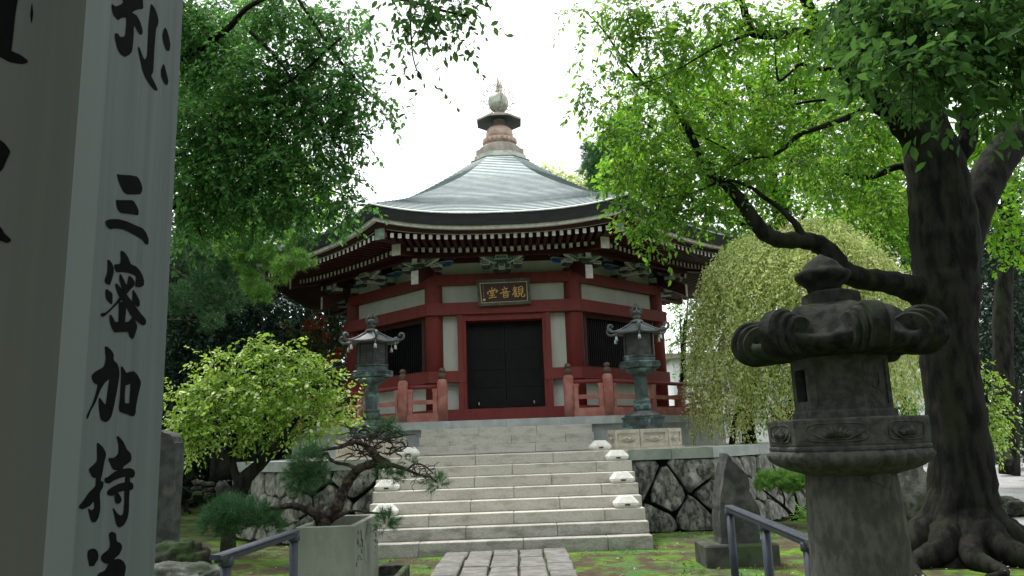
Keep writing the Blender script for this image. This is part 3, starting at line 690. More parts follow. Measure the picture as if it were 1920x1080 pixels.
def build_finial():
    m = MB(); ring_ = []
    def oc(r0, z0, r1, z1, mi): 
        R_ = [[pt(k, -T8 * r, r, z) for k in range(8)] for r, z in ((r0, z0), (r1, z1))]; m.loft(R_, mi)
    oc(.84, 9.34, .84, 9.36, 1); oc(.74, 9.36, .73, 9.52, 1); oc(.68, 9.52, .68, 9.70, 0)
    prof = [(.62, 9.70), (.60, 9.80), (.50, 9.88), (.40, 9.9)]
    m.lathe(prof, 32, (XA, YC, 0), 0, 0)
    m.build('finial_base', [MT['finialgrey'], MT['silver']], hall)
    m = MB(); m.lathe([(.36, 9.88), (.42, 9.94), (.49, 10.05), (.50, 10.08), (.40, 10.10), (.36, 10.12)], 32, (XA, YC, 0))
    for i in range(20):
        a = i * math.pi / 10; m.lathe([(.0, 0), (.06, .03), (.065, .1), (0.0, .14)], 8, (XA + .44 * math.cos(a), YC + .44 * math.sin(a), 9.95))
    m.lathe([(.36, 10.12), (.39, 10.18), (.395, 10.28), (.37, 10.38), (.30, 10.46), (.24, 10.5), (.18, 10.52), (.16, 10.70), (.2, 10.9)], 32, (XA, YC, 0))
    m.build('finial_bowl', MT['finialstone'], hall, True)
    m = MB(); Rr = []
    for r, z in ((.17, 10.70), (.64, 10.62), (.685, 10.615), (.69, 10.665), (.62, 10.70), (.2, 10.86)):
        Rr.append([(XA + r * math.sin((i + .5) * math.pi / 4), YC - r * math.cos((i + .5) * math.pi / 4), z) for i in range(8)])
    for a_ in range(5): m.add([p for r_ in Rr for p in r_], [(a_ * 8 + i, a_ * 8 + (i + 1) % 8, (a_ + 1) * 8 + (i + 1) % 8, (a_ + 1) * 8 + i) for i in range(8)], 0 if a_ < 2 else 1)
    m.build('finial_canopy', [MT['canopy'], MT['finialgrey']], hall)
    m = MB(); m.lathe([(.12, 10.80), (.12, 11.0), (.2, 11.03), (.27, 11.12), (.295, 11.26), (.27, 11.40), (.2, 11.5), (.1, 11.55), (.02, 11.57)], 28, (XA, YC, 0)); m.build('jewel_ball', MT['silver'], hall, True)
    # openwork flame around the ball
    m = MB(); r2 = random.Random(4)
    for pl in range(2):
        ca, sa = math.cos(pl * math.pi / 2 + .25), math.sin(pl * math.pi / 2 + .25)
        def w3(u, z): return (XA + u * ca, YC + u * sa, z)
        for s in (-1, 1):
            for q in range(7):
                a0 = -1.2 + q * .42; pts = []
                for i in range(9):
                    t = i / 8; rr = .32 + .22 * t; a = a0 + .5 * t + .10 * math.sin(t * 12 + q); pts.append(w3(s * rr * math.cos(a), 11.3 + rr * math.sin(a) * 1.05))
                m.tube(pts, [.016 - .0010 * i for i in range(9)], 5)
                for i in (3, 6):
                    p = Vector(pts[i]); m.tube([p, p + Vector(((s * .06) * ca, s * .06 * sa, .05)), p + Vector((s * .05 * ca, s * .05 * sa, .12))], [.014, .011, .004], 4)
            pts = [w3(s * .30 * math.cos(a), 11.28 + .34 * math.sin(a)) for a in [(-1.3 + .33 * i) for i in range(9)]]; m.tube(pts, .009, 5)
        m.tube([w3(0.0, 11.0), w3(0.03, 11.3), w3(-.02, 11.6), w3(0.02, 11.85), w3(0, 12.16)], [.012, .03, .035, .03, .004], 6)
    m.build('flame_halo', MT['gilt'], hall)
build_finial()

# ------------------------------------------------------------------ name board, hung under the eave
def stroke_poly(line, w, taper=0.55):
    """outline of a brush line in photo/zoom pixels: line=[(x,y)...]"""
    S = spline(line, 4) if len(line) > 2 else [np.array(p, float) for p in (line[0], ((line[0][0] + line[1][0]) / 2, (line[0][1] + line[1][1]) / 2), line[1])]
    L_, R_ = [], []; n = len(S)
    for i, p in enumerate(S):
        d = S[min(i + 1, n - 1)] - S[max(i - 1, 0)]; d = d / (np.linalg.norm(d) + 1e-9); q = np.array([-d[1], d[0]])
        t = i / (n - 1); ww = w / 2 * (taper + (1 - taper) * (abs(math.cos(math.pi * t)) ** .5)) 
        L_.append(p + q * ww); R_.append(p - q * ww)
    return L_, R_
def ribbon(mb, L_, R_, conv, mi=0):
    n = len(L_); V = [conv(*p) for p in L_] + [conv(*p) for p in R_]
    mb.add(V, [(i, i + 1, n + i + 1, n + i) for i in range(n - 1)], mi)
def build_board():
    YB = 17.42
    b = thing('name_board', 'small dark name board with three gold characters hanging over the temple door', 'sign', tuple(P(943, 572, YB)))
    c = [P(893, 526, YB), P(993, 521.5, YB), P(995.5, 570, YB), P(898, 575, YB)]
    def q(u, v, y=0.0):
        p = c[0] * (1 - u) * (1 - v) + c[1] * u * (1 - v) + c[2] * u * v + c[3] * (1 - u) * v
        return Vector((p.x, YB - y, p.z))
    m = MB()
    def slab(u0, u1, v0, v1, y0, y1, mi):
        V = [q(u, v, y) for y in (y0, y1) for u, v in ((u0, v0), (u1, v0), (u1, v1), (u0, v1))]
        m.add(V, [(0, 1, 2, 3), (7, 6, 5, 4), (0, 4, 5, 1), (1, 5, 6, 2), (2, 6, 7, 3), (3, 7, 4, 0)], mi)
    slab(0.03, .97, .07, .93, -.03, 0.01, 0); m.build('board', MT['plaque'], b)
    m = MB(); slab(0, 1, 0, .115, -.04, .05, 0); slab(0, 1, .885, 1, -.04, .05, 0); slab(0, .055, .115, .885, -.04, .05, 0); slab(.945, 1, .115, .885, -.04, .05, 0)
    m.build('frame', MT['plaqueframe'], b)
    m = MB(); slab(.055, .945, .115, .14, .01, .022, 0); slab(.055, .945, .86, .885, .01, .022, 0); slab(.055, .068, .14, .86, .01, .022, 0); slab(.932, .945, .14, .86, .01, .022, 0)
    m.build('gold_border', MT['goldline'], b)
    conv = lambda x, y: tuple(P(880 + x / 12, 500 + y / 12, YB - .016))
    chars = [  # 堂
        [(505, 465), (510, 545)], [(450, 520), (478, 552)], [(580, 485), (540, 532)], [(422, 625), (412, 580), (450, 562), (520, 545), (600, 530), (635, 540), (595, 585)],
        [(478, 575), (484, 615)], [(478, 578), (545, 568), (540, 605)], [(484, 612), (540, 604)], [(455, 655), (575, 635)], [(515, 615), (508, 705)], [(440, 712), (520, 690), (612, 685)],
        # 音
        [(778, 445), (800, 480)], [(730, 522), (790, 500), (860, 485)], [(762, 530), (778, 565)], [(835, 508), (815, 555)], [(690, 607), (760, 578), (830, 565), (912, 562)],
        [(766, 612), (772, 692)], [(766, 612), (866, 596), (862, 690)], [(774, 648), (858, 640)], [(774, 690), (864, 682)],
        # 觀
        [(1022, 435), (990, 500)], [(985, 492), (1075, 465)], [(975, 530), (1070, 505)], [(1040, 470), (1010, 560), (970, 640)], [(1020, 540), (1026, 682)], [(1045, 520), (1052, 670)],
        [(1015, 570), (1075, 556)], [(1015, 605), (1078, 592)], [(1018, 640), (1080, 628)], [(1020, 678), (1088, 662)],
        [(1105, 465), (1110, 605)], [(1105, 465), (1196, 450), (1198, 595)], [(1112, 510), (1192, 500)], [(1112, 553), (1192, 545)], [(1112, 600), (1196, 590)],
        [(1135, 605), (1118, 650), (1085, 680)], [(1170, 600), (1172, 655), (1205, 672), (1245, 660), (1240, 615)]]
    m = MB()
    for s in chars: L_, R_ = stroke_poly(s, 17 if len(s) < 3 else 18, .7); ribbon(m, L_, R_, conv)
    o = m.build('gold_lettering', MT['gold'], b)
    m = MB()
    for i in range(11):
        y = 418 + i * 26; x = 308 + (y - 415) * .07
        for l in ([(x - 8, y), (x + 8, y + 2)], [(x - 6, y + 9), (x + 7, y + 9)], [(x, y - 3), (x + 1, y + 15)]): L_, R_ = stroke_poly(l, 3.5, .8); ribbon(m, L_, R_, conv)
    m.build('small_lettering', MT['goldline'], b)
    m = MB(); m.add([conv(308, 722), conv(360, 718), conv(362, 768), conv(312, 770)], [(0, 1, 2, 3)]); m.build('seal', MT['goldline'], b)
build_board()

# ------------------------------------------------------------------ veranda platform, kerb, railing
def build_platform():
    t = thing('upper_stone_platform', 'octagonal stone platform carrying the temple hall, pale kerb on grey wall slabs', 'platform', (XA, YC, 1.32))
    m = MB(); R_ = [[pt(k, -T8 * r, r, z) for k in range(8)] for r, z in ((5.24, 1.30), (5.24, 1.82))]; m.loft(R_, 0)
    m.build('wall', MT['granite_blue'], t)
    m = MB()
    for k in range(8):
        n = 4; w = 2 * T8 * 5.36 / n
        for i in range(n):
            s0 = -T8 * 5.36 + i * w; s1 = s0 + w - .006
            r0 = 4.2
            a0 = s0 if i else -T8 * 5.36; V = [pt(k, s0, 5.36, 1.822), pt(k, s1, 5.36, 1.822), pt(k, s1 * (r0 / 5.36), r0, 1.822), pt(k, s0 * (r0 / 5.36), r0, 1.822)]
            W_ = [(x, y, 1.98) for x, y, z in V]
            m.add(V + W_, [(0, 3, 2, 1), (4, 5, 6, 7), (0, 1, 5, 4), (1, 2, 6, 5), (2, 3, 7, 6), (3, 0, 4, 7)])
    m.prism([pt(k, -T8 * 4.25, 4.25, 0)[:2] for k in range(8)], 1.81, 1.979)
    m.build('kerb', MT['granite_blue'], t)
build_platform()
def post_mesh(mb, x, y):
    mb.lathe([(.105, 1.98), (.108, 2.4), (.110, 2.72), (.104, 2.79), (.085, 2.835), (.07, 2.85)], 20, (x, y, 0), 0, 0)
    mb.lathe([(.078, 2.85), (.078, 2.95), (.07, 2.965), (.045, 2.98), (.04, 2.995), (.065, 3.01), (.072, 3.04), (.05, 3.075), (.01, 3.09)], 20, (x, y, 0), 0, 1)
def build_railing():
    RR = 5.13
    def seg(t, k, s0, s1, struts=()):
        m = MB(); m.tube([pt(k, s0, RR, 2.70), pt(k, s1, RR, 2.70)], .042, 12); m.build('top_rail', MT['red'], t, True)
        m = MB(); fbox(m, k, s0, s1, RR - .04, RR + .04, 2.345, 2.43); m.build('middle_rail', MT['red_faded'], t)
        m = MB(); fbox(m, k, s0, s1, RR - .055, RR + .055, 1.982, 2.16); m.build('base_rail', MT['red_faded'], t)
        for s in struts:
            m = MB(); fbox(m, k, s - .045, s + .045, RR - .05, RR + .05, 2.161, 2.63)
            fbox(m, k, s - .06, s + .06, RR - .055, RR + .055, 2.60, 2.66); m.build('strut', MT['red_faded'], t)
    for side, lab in ((1, 'red veranda railing on the right of the temple door, with capped round posts'), (-1, 'red veranda railing on the left of the temple door, behind the leafy lime-green tree')):
        t = thing('veranda_railing', lab, 'railing', pt(0, side * 1.3, RR, 1.98), 'red railings either side of the temple door')
        def post(k, s):
            m = MB(); x, y, z = pt(k, s, RR, 0); post_mesh(m, x, y); m.build('post', [MT['red_faded'], MT['knob']], t, True)
        c = T8 * RR
        post(0, side * 1.31); post(0, side * c)
        seg(t, 0, side * 1.34, side * (c - .02), (side * 1.46, side * (c - .15)))
        kk = 1 if side > 0 else 7
        for i, k in enumerate(([1, 2, 3] if side > 0 else [7, 6, 5])):
            sg = -side
            seg(t, k, sg * (c - .02), -sg * (c - .02), (sg * (c - .17), sg * .55, -sg * .55, -sg * (c - .17)))
            post(k, -sg * c)
build_railing()

# ------------------------------------------------------------------ lower terrace, stairs, wall
TR = 8.2                      # distance of the terrace edge from the temple axis
HS = 3.44                     # half length of its front side
def terrace_poly(off):
    """outline of the lower terrace, grown by off"""
    r = TR + off; h = HS + off * T8
    P8 = [(-h, r), (h, r)]
    d = 3.3
    return [(XA - h, YC - r), (XA + h, YC - r), (XA + h + d + off * .3, YC - r + d + off * .3), (XA + h + d + off * .3, YC + 5), (XA - h - 1.7 - off * .3, YC + 5), (XA - h - 1.7 - off * .3, YC - r + 1.7 + off * .3)]
def clip(poly, a, b, c):      # keep a*x+b*y<=c
    o = []
    for i in range(len(poly)):
        p, q = poly[i], poly[(i + 1) % len(poly)]; dp = a * p[0] + b * p[1] - c; dq = a * q[0] + b * q[1] - c
        if dp <= 0: o.append(p)
        if dp * dq < 0: t = dp / (dp - dq); o.append((p[0] + (q[0] - p[0]) * t, p[1] + (q[1] - p[1]) * t))
    return o
def stone_face(mb, A, B, z0, z1, batter, seeds, rg, gap=.016):
    """irregular fitted stones between ground points A,B ; stones are convex cells of a jittered grid"""
    A = Vector(A); B = Vector(B); L_ = (B - A).length; t = (B - A) / L_; n = Vector((t.y, -t.x))
    H_ = z1 - z0; nx = max(1, round(L_ / seeds)); pts = []
    rows = 3 if H_ > .9 else 2
    for j in range(rows):
        for i in range(-1, nx + 2):
            pts.append(((i + .5 * (j % 2) + rg.uniform(.15, .85)) * L_ / nx, (j + rg.uniform(.15, .85)) * H_ / rows))
    for i, p in enumerate(pts):
        c = [(0, 0), (L_, 0), (L_, H_), (0, H_)]
        for j, q in enumerate(pts):
            if i == j: continue
            a, b = q[0] - p[0], q[1] - p[1]; d = math.hypot(a, b)
            if d > 2.5: continue
            cc = (a * (p[0] + q[0]) + b * (p[1] + q[1])) / 2 - gap * d * (.55 + .9 * ((i * 7 + j * 7) % 5) / 4); c = clip(c, a, b, cc)
            if len(c) < 3: break
        if len(c) < 3: continue
        ar = abs(sum(c[k][0] * c[(k + 1) % len(c)][1] - c[(k + 1) % len(c)][0] * c[k][1] for k in range(len(c)))) / 2
        if ar < .01: continue
        cx = sum(q[0] for q in c) / len(c); cy = sum(q[1] for q in c) / len(c); pr = rg.uniform(.03, .11); rings = []
        # round the corners by subdividing
        c2 = []
        for k in range(len(c)):
            a_, b_ = c[k], c[(k + 1) % len(c)]
            for f in (.14, .5, .86): c2.append((a_[0] + (b_[0] - a_[0]) * f + rg.uniform(-.014, .014), a_[1] + (b_[1] - a_[1]) * f + rg.uniform(-.014, .014)))
        for sc, dep in ((1, -.06), (.985, pr * .45), (.93, pr * .9), (.62, pr + rg.uniform(0, .012)), (.25, pr + rg.uniform(0, .015))):
            rings.append([])
            for q in c2:
                u = cx + (q[0] - cx) * sc; v = cy + (q[1] - cy) * sc; o = A + t * u + n * (dep - batter * v / H_ + rg.uniform(-.006, .006)); rings[-1].append((o.x, o.y, z0 + v))
        mb.loft(rings)
def build_terrace():
    t = thing('stone_retaining_wall', 'low retaining wall of dark fitted boulders with a flat cap course, below the temple platform', 'wall', (XA, YC - TR, 0))
    rg = random.Random(8)
    po = terrace_poly(-.16); pb = terrace_poly(.04)
    m = MB(); m.prism(po, -.1, 1.155); m.build('core', MT['joint'], t)
    m = MB(); stone_face(m, (pb[0][0], pb[0][1]), (XA - 1.98, pb[0][1]), 0, 1.15, .12, .62, rg); stone_face(m, (XA + 1.98, pb[1][1]), (pb[1][0], pb[1][1]), 0, 1.15, .12, .60, rg)
    m.build('boulder_face', MT['wallstone'], t)
    m = MB(); stone_face(m, pb[1], pb[2], 0, 1.15, .12, .45, rg); stone_face(m, pb[5], pb[0], 0, 1.15, .12, .42, rg)
    m.build('boulder_face', MT['wallstone_lit'], t)
    pc = terrace_poly(.02); m = MB()
    def course(A, B, nb, mb):
        A = Vector(A); B = Vector(B); tt = (B - A).normalized(); n = Vector((tt.y, -tt.x)); L_ = (B - A).length
        for i in range(nb):
            a = A + tt * (L_ * i / nb); b = A + tt * (L_ * (i + 1) / nb - .008); ai = a - n * .45; bi = b - n * .45
            mb.prism([(a.x, a.y), (b.x, b.y), (bi.x, bi.y), (ai.x, ai.y)], 1.15, 1.32)
    course(pc[0], (XA - 2.06, pc[0][1]), 1, m); course((XA + 2.06, pc[1][1]), pc[1], 2, m)
    m.build('cap_course', MT['capstone'], t)
    m = MB(); course(pc[1], pc[2], 3, m); course(pc[5], pc[0], 3, m); m.build('cap_course', MT['granite_blue'], t)
    m = MB(); m.prism(terrace_poly(-.35), 1.15, 1.312); m.build('terrace_floor', MT['granite'], t)
build_terrace()
def build_stairs():
    t = thing('lower_stone_stairs', 'wide worn granite stairs of eight steps rising from the mossy ground', 'stairs', (XA, 11.5, 0))
    rg = random.Random(21); H_ = 1.32 / 8; x0, x1 = XA - 2.06, XA + 2.06
    for i in range(8):
        y0 = 11.52 + i * .268; z0 = i * H_; z1 = z0 + H_ - (0.0 if i < 7 else 0); yb = y0 + .30 if i < 7 else y0 + .5
        m = MB(); j = [x0] + sorted([x0 + (x1 - x0) * f + rg.uniform(-.1, .1) for f in ((.36, .68) if i % 2 else (.22, .55, .84))][: (2 if i % 2 else 3)]) + [x1]
        for a, b in zip(j[:-1], j[1:]):
            m.bbox(a + .003, b - .003, y0 + rg.uniform(-.004, .004), yb, z0 - (.03 if i == 0 else 0.0) + .001, z1, .008)
        if i: m.box(x0 + .03, x1 - .03, y0 + .06, yb, -.02, z0 - .002)
        m.build('step', MT['granite'] if i > 1 else MT['granite_dirty'], t)
    t = thing('upper_stone_stairs', 'short flight of three pale granite steps up to the temple door', 'stairs', (XA, 15.4, 1.32))
    for i in range(3):
        y0 = 15.30 + i * .31; z0 = 1.32 + i * H_; m = MB(); j = [XA - 1.70] + [XA + q for q in ((-.6, .55), (-1.1, .1, 1.15), (-.55, .6))[i]] + [XA + 1.70]
        for a, b in zip(j[:-1], j[1:]): m.bbox(a + .002, b - .002, y0, 16.235 if i == 2 else y0 + .33, z0 + .0015, z0 + H_, .006)
        if i: m.box(XA - 1.68, XA + 1.68, y0 + .05, 16.2, 1.321, z0)
        m.build('step', MT['granite'], t)
build_stairs()
def build_step_lamps():
    def lamp(x, y, z, label, rz=0.0):
        t = thing('step_lamp', label, 'lamp', (x, y, z), 'white faceted lamps set on the stair ends', rz)
        m = MB(); w, d = .19, .13
        def r8(w, d, z, c=.05): return [(x + a, y + b, z) for a, b in ((-w + c, -d), (w - c, -d), (w, -d + c), (w, d - c), (w - c, d), (-w + c, d), (-w, d - c), (-w, -d + c))]
        m.loft([r8(w - .03, d - .03, z), r8(w, d, z + .045), r8(w, d, z + .075), r8(w - .085, d - .065, z + .165, .03), r8(w - .095, d - .08, z + .17, .02)]); m.build('housing', MT['whitestone'], t)
        m = MB(); m.box(x - .03, x + .045, y - d - .004, y - d + .02, z + .035, z + .06); m.build('lens', MT['brownframe'], t)
        m = MB(); m.box(x - .015, x + .015, y - .015, y + .015, z + .168, z + .178); m.build('screw_cap', MT['greytrim'], t)
    H_ = 1.32 / 8
    lamp(XA + 1.64, 13.98, 1.322, 'white faceted lamp on the top landing at the right end of the stairs')
    lamp(XA + 1.84, 13.30, 7 * H_ + .002, 'white faceted lamp second from the top at the right end of the stairs')
    lamp(XA + 1.83, 12.76, 5 * H_ + .002, 'white faceted lamp on the right stair end, second from the bottom')
    lamp(XA + 1.80, 12.22, 3 * H_ + .002, 'white faceted lamp lowest on the right end of the stairs')
    lamp(XA - 1.68, 13.98, 1.322, 'white faceted lamp on the top landing at the left end of the stairs')
    lamp(XA - 1.86, 12.76, 5 * H_ + .002, 'white faceted lamp half way up the left stair end, under pine twigs')
    lamp(XA - 1.80, 12.22, 3 * H_ + .002, 'white faceted lamp low on the left stair end, just behind the concrete planter')
build_step_lamps()

# ------------------------------------------------------------------ bronze lanterns on pedestals
def hexr(c, r, z, a0): return [(c[0] + r * math.cos(a0 + i * math.pi / 3), c[1] + r * math.sin(a0 + i * math.pi / 3), z) for i in range(6)]
def make_pedestal(x, y, label):
    t = thing('lantern_pedestal', label, 'pedestal', (x, y, 1.32), 'carved stone pedestals of the bronze lanterns')
    m = MB(); a0 = math.radians(-105)
    def oc(r, z): return [(x + r * math.cos(a0 + i * math.pi / 4), y + r * math.sin(a0 + i * math.pi / 4), z) for i in range(8)]
    m.loft([oc(.73, 1.315), oc(.73, 1.345)]); m.loft([oc(.66, 1.346), oc(.655, 1.66)]); m.build('block', MT['pedestal'], t)
    for i in range(8):
        a, b = Vector(oc(.662, 1.5)[i]), Vector(oc(.662, 1.5)[(i + 1) % 8]); d = (b - a); L_ = d.length; d.normalize(); n = Vector((d.y, -d.x, 0)); c = (a + b) / 2
        m = MB()
        def pl(u0, u1, v0, v1, e0, e1): 
            V = [c + d * u + n * e + Vector((0, 0, v)) for e in (e0, e1) for u, v in ((u0, v0), (u1, v0), (u1, v1), (u0, v1))]
            m.add(V, [(0, 3, 2, 1), (4, 5, 6, 7), (0, 1, 5, 4), (1, 2, 6, 5), (2, 3, 7, 6), (3, 0, 4, 7)])
        h = L_ / 2 - .003
        pl(-h, h, .10, .165, -.02, .02); pl(-h, h, -.15, -.075, -.02, .02); pl(-h, -h + .05, -.075, .10, -.02, .02); pl(h - .05, h, -.075, .10, -.02, .02)
        # lotus relief
        for q in range(-2, 3):
            ang = q * .45; ctr = c + n * .012 + Vector((0, 0, -.02)) + d * (.055 * math.sin(ang)); tip = ctr + d * (.05 * math.sin(ang)) + Vector((0, 0, .07 * math.cos(ang)))
            m.tube([ctr + Vector((0, 0, -.02)), (ctr + tip) / 2 + n * .014, tip], [.012, .024, .006], 6)
        m.tube([c - d * .16 + n * .005, c - d * .08 + n * .012 + Vector((0, 0, -.03)), c + n * .012 + Vector((0, 0, -.045)), c + d * .08 + n * .012 + Vector((0, 0, -.03)), c + d * .16 + n * .005], .01, 5)
        m.build('carved_panel', MT['pedestal'], t)
    return t
def make_bronze_lantern(x, y, z0, label, a0=math.radians(-95), lat=(0, 0, 0, 0, 0, 0)):
    t = thing('bronze_lantern', label, 'lantern', (x, y, z0), 'bronze lanterns flanking the stairs'); c = (x, y)
    m = MB(); m.loft([hexr(c, .46, z0, a0), hexr(c, .46, z0 + .04, a0), hexr(c, .42, z0 + .05, a0), hexr(c, .42, z0 + .22, a0), hexr(c, .44, z0 + .225, a0), hexr(c, .44, z0 + .25, a0)]); m.build('plinth', MT['bronze_dark' if False else 'bronze'], t)
    m = MB(); m.lathe([(.34, .25), (.33, .29), (.27, .33), (.19, .36), (.15, .38)], 24, (x, y, z0))
    for i in range(12):
        a = i * math.pi / 6; m.lathe([(0, 0), (.05, .01), (.045, .04), (0, .055)], 8, (x + .25 * math.cos(a), y + .25 * math.sin(a), z0 + .285))
    m.build('lotus_foot', MT['bronze_roof'], t, True)
    m = MB(); m.lathe([(.15, .38), (.165, .42), (.16, .50), (.135, .54), (.15, .55), (.15, .58), (.125, .60)], 24, (x, y, z0)); m.build('lotus_collar', MT['bronze'], t, True)
    m = MB(); m.loft([hexr(c, .135, z0 + .60, a0), hexr(c, .13, z0 + .62, a0), hexr(c, .13, z0 + 1.06, a0), hexr(c, .15, z0 + 1.09, a0)]); m.build('shaft', MT['bronze'], t)
    m = MB(); m.lathe([(.14, 1.09), (.17, 1.12), (.26, 1.18), (.30, 1.22), (.30, 1.24)], 24, (x, y, z0)); m.build('lotus_bowl', MT['bronze'], t, True)
    m = MB(); m.loft([hexr(c, .395, z0 + 1.245, a0), hexr(c, .41, z0 + 1.26, a0), hexr(c, .41, z0 + 1.36, a0), hexr(c, .39, z0 + 1.375, a0), hexr(c, .33, z0 + 1.385, a0)])
    for i in range(6):
        A, B = Vector(hexr(c, .412, z0 + 1.31, a0)[i]), Vector(hexr(c, .412, z0 + 1.31, a0)[(i + 1) % 6]); d = (B - A).normalized(); n = Vector((d.y, -d.x, 0))
        for q in range(9):
            u = A + (B - A) * (.14 + .09 * q); m.tube([u + n * .004 + Vector((0, 0, -.02)), u + d * .014 + n * .008 + Vector((0, 0, .004)), u + n * .004 + Vector((0, 0, .024))], [.006, .009, .004], 4)
        for zz in (-.042, .042): m.tube([A + n * .004 + Vector((0, 0, zz)), B + n * .004 + Vector((0, 0, zz))], .006, 4)
    m.build('fire_box_platform', MT['bronze'], t)
    m = MB(); m.loft([hexr(c, .32, z0 + 1.385, a0), hexr(c, .31, z0 + 1.46, a0), hexr(c, .325, z0 + 1.475, a0), hexr(c, .325, z0 + 1.50, a0), hexr(c, .30, z0 + 1.505, a0)]); m.build('fire_box_base', MT['bronze'], t)
    m = MB(); m.loft([hexr(c, .275, z0 + 1.505, a0), hexr(c, .275, z0 + 1.94, a0)])
    H6a, H6b = hexr(c, .29, z0 + 1.505, a0), hexr(c, .29, z0 + 1.95, a0)
    for i in range(6): m.tube([H6a[i], H6b[i]], .016, 6)
    b = m.build('fire_box', MT['bronze_dark'], t)
    for i in range(6):
        m = MB(); A, B = Vector(hexr(c, .281, 0, a0)[i]), Vector(hexr(c, .281, 0, a0)[(i + 1) % 6])
        if not lat[i]: continue
        for q in range(1, 9):
            u = A + (B - A) * (.1 + .1 * (q - .5)); m.tube([u + Vector((0, 0, z0 + 1.56)), u + Vector((0, 0, z0 + 1.9))], .006, 4)
        for q in range(9):
            zz = z0 + 1.56 + q * .0425; m.tube([A + (B - A) * .12 + Vector((0, 0, zz)), A + (B - A) * .88 + Vector((0, 0, zz))], .006, 4)
        m.build('lattice', MT['bronze_roof'], b)
    # roof: six concave panels, upturned corners
    m = MB(); R_ = []
    for r, zz, cu in ((.05, 2.20, 0), (.10, 2.185, 0), (.18, 2.125, 0), (.27, 2.06, .005), (.35, 2.015, .015), (.41, 1.99, .03), (.415, 1.965, .03), (.33, 1.955, .0), (.2, 1.95, 0)):
        rr = []
        for i in range(36):
            a = a0 + i * math.pi / 18; f = (i % 6) / 6; ph = abs(f - .5) * 2   # 1 at corner
            hexf = math.cos(math.pi / 6) / math.cos((f - .5) * math.pi / 3); rr.append((x + r * hexf / math.cos(math.pi / 6) * .98 * math.cos(a), y + r * hexf / math.cos(math.pi / 6) * .98 * math.sin(a), z0 + zz + cu * ph ** 3))
        R_.append(rr)
    m.loft(R_); m.build('lantern_roof', MT['bronze_roof'], t)
    for i in range(6):
        a = a0 + i * math.pi / 3; dx, dy = math.cos(a), math.sin(a); m = MB()
        prof = [(.06, 2.21), (.14, 2.18), (.25, 2.11), (.35, 2.05), (.45, 2.01), (.53, 1.995), (.59, 2.01), (.625, 2.06), (.615, 2.115), (.57, 2.13), (.54, 2.10), (.56, 2.075)]
        S = spline(prof, 3); m.tube([(x + r * dx, y + r * dy, z0 + zz) for r, zz in S], [.014 + .012 * math.sin(min(1, k_ / 22) * math.pi * .6) for k_ in range(len(S))], 8); m.build('curled_ridge', MT['bronze_roof'], t, True)
        m = MB(); m.tube([(x + .46 * dx, y + .46 * dy, z0 + 2.0), (x + .46 * dx, y + .46 * dy, z0 + 1.90)], .004, 4)
        m.lathe([(.012, .09), (.022, .08), (.026, .03), (.034, 0), (.0, .005)][::-1], 10, (x + .46 * dx, y + .46 * dy, z0 + 1.81)); m.build('wind_bell', MT['bellgrey'], t, True)
    m = MB(); m.lathe([(.12, 2.19), (.125, 2.235), (.09, 2.26), (.035, 2.275), (.06, 2.295), (.085, 2.33), (.055, 2.345), (.03, 2.35), (.075, 2.385), (.085, 2.42), (.07, 2.455), (.02, 2.475)], 18, (x, y, z0)); m.build('jewel', MT['bronze_roof'], t, True)
    m = MB()
    for q in range(4):
        ca, sa = math.cos(q * math.pi / 4), math.sin(q * math.pi / 4)
        for s in (-1, 1): m.tube([(x + s * rr * ca, y + s * rr * sa, z0 + zz) for rr, zz in ((.06, 2.35), (.11, 2.39), (.118, 2.44), (.09, 2.50), (.05, 2.555), (.0, 2.62))], [.008, .009, .009, .008, .006, .002], 5)
    m.build('flame', MT['bronze'], t)
    t.scale = (1.03, 1.03, .91)
    return t
LZ = 1.66
PR = P(1207, 806, 14.9); PL_ = P(697, 822, 14.9)
make_pedestal(PR.x, 14.9, 'carved cream stone pedestal with lotus panels under the right bronze lantern')
make_pedestal(PL_.x, 14.9, 'carved cream stone pedestal under the left bronze lantern, behind the bonsai pine')
make_bronze_lantern(PR.x, 14.9, LZ, 'hexagonal green bronze lantern with curled roof corners, right of the stairs')
make_bronze_lantern(PL_.x, 14.9, LZ, 'hexagonal green bronze lantern with lattice fire box, left of the stairs behind the leafy tree', math.radians(-72), (1, 0, 0, 0, 1, 1))

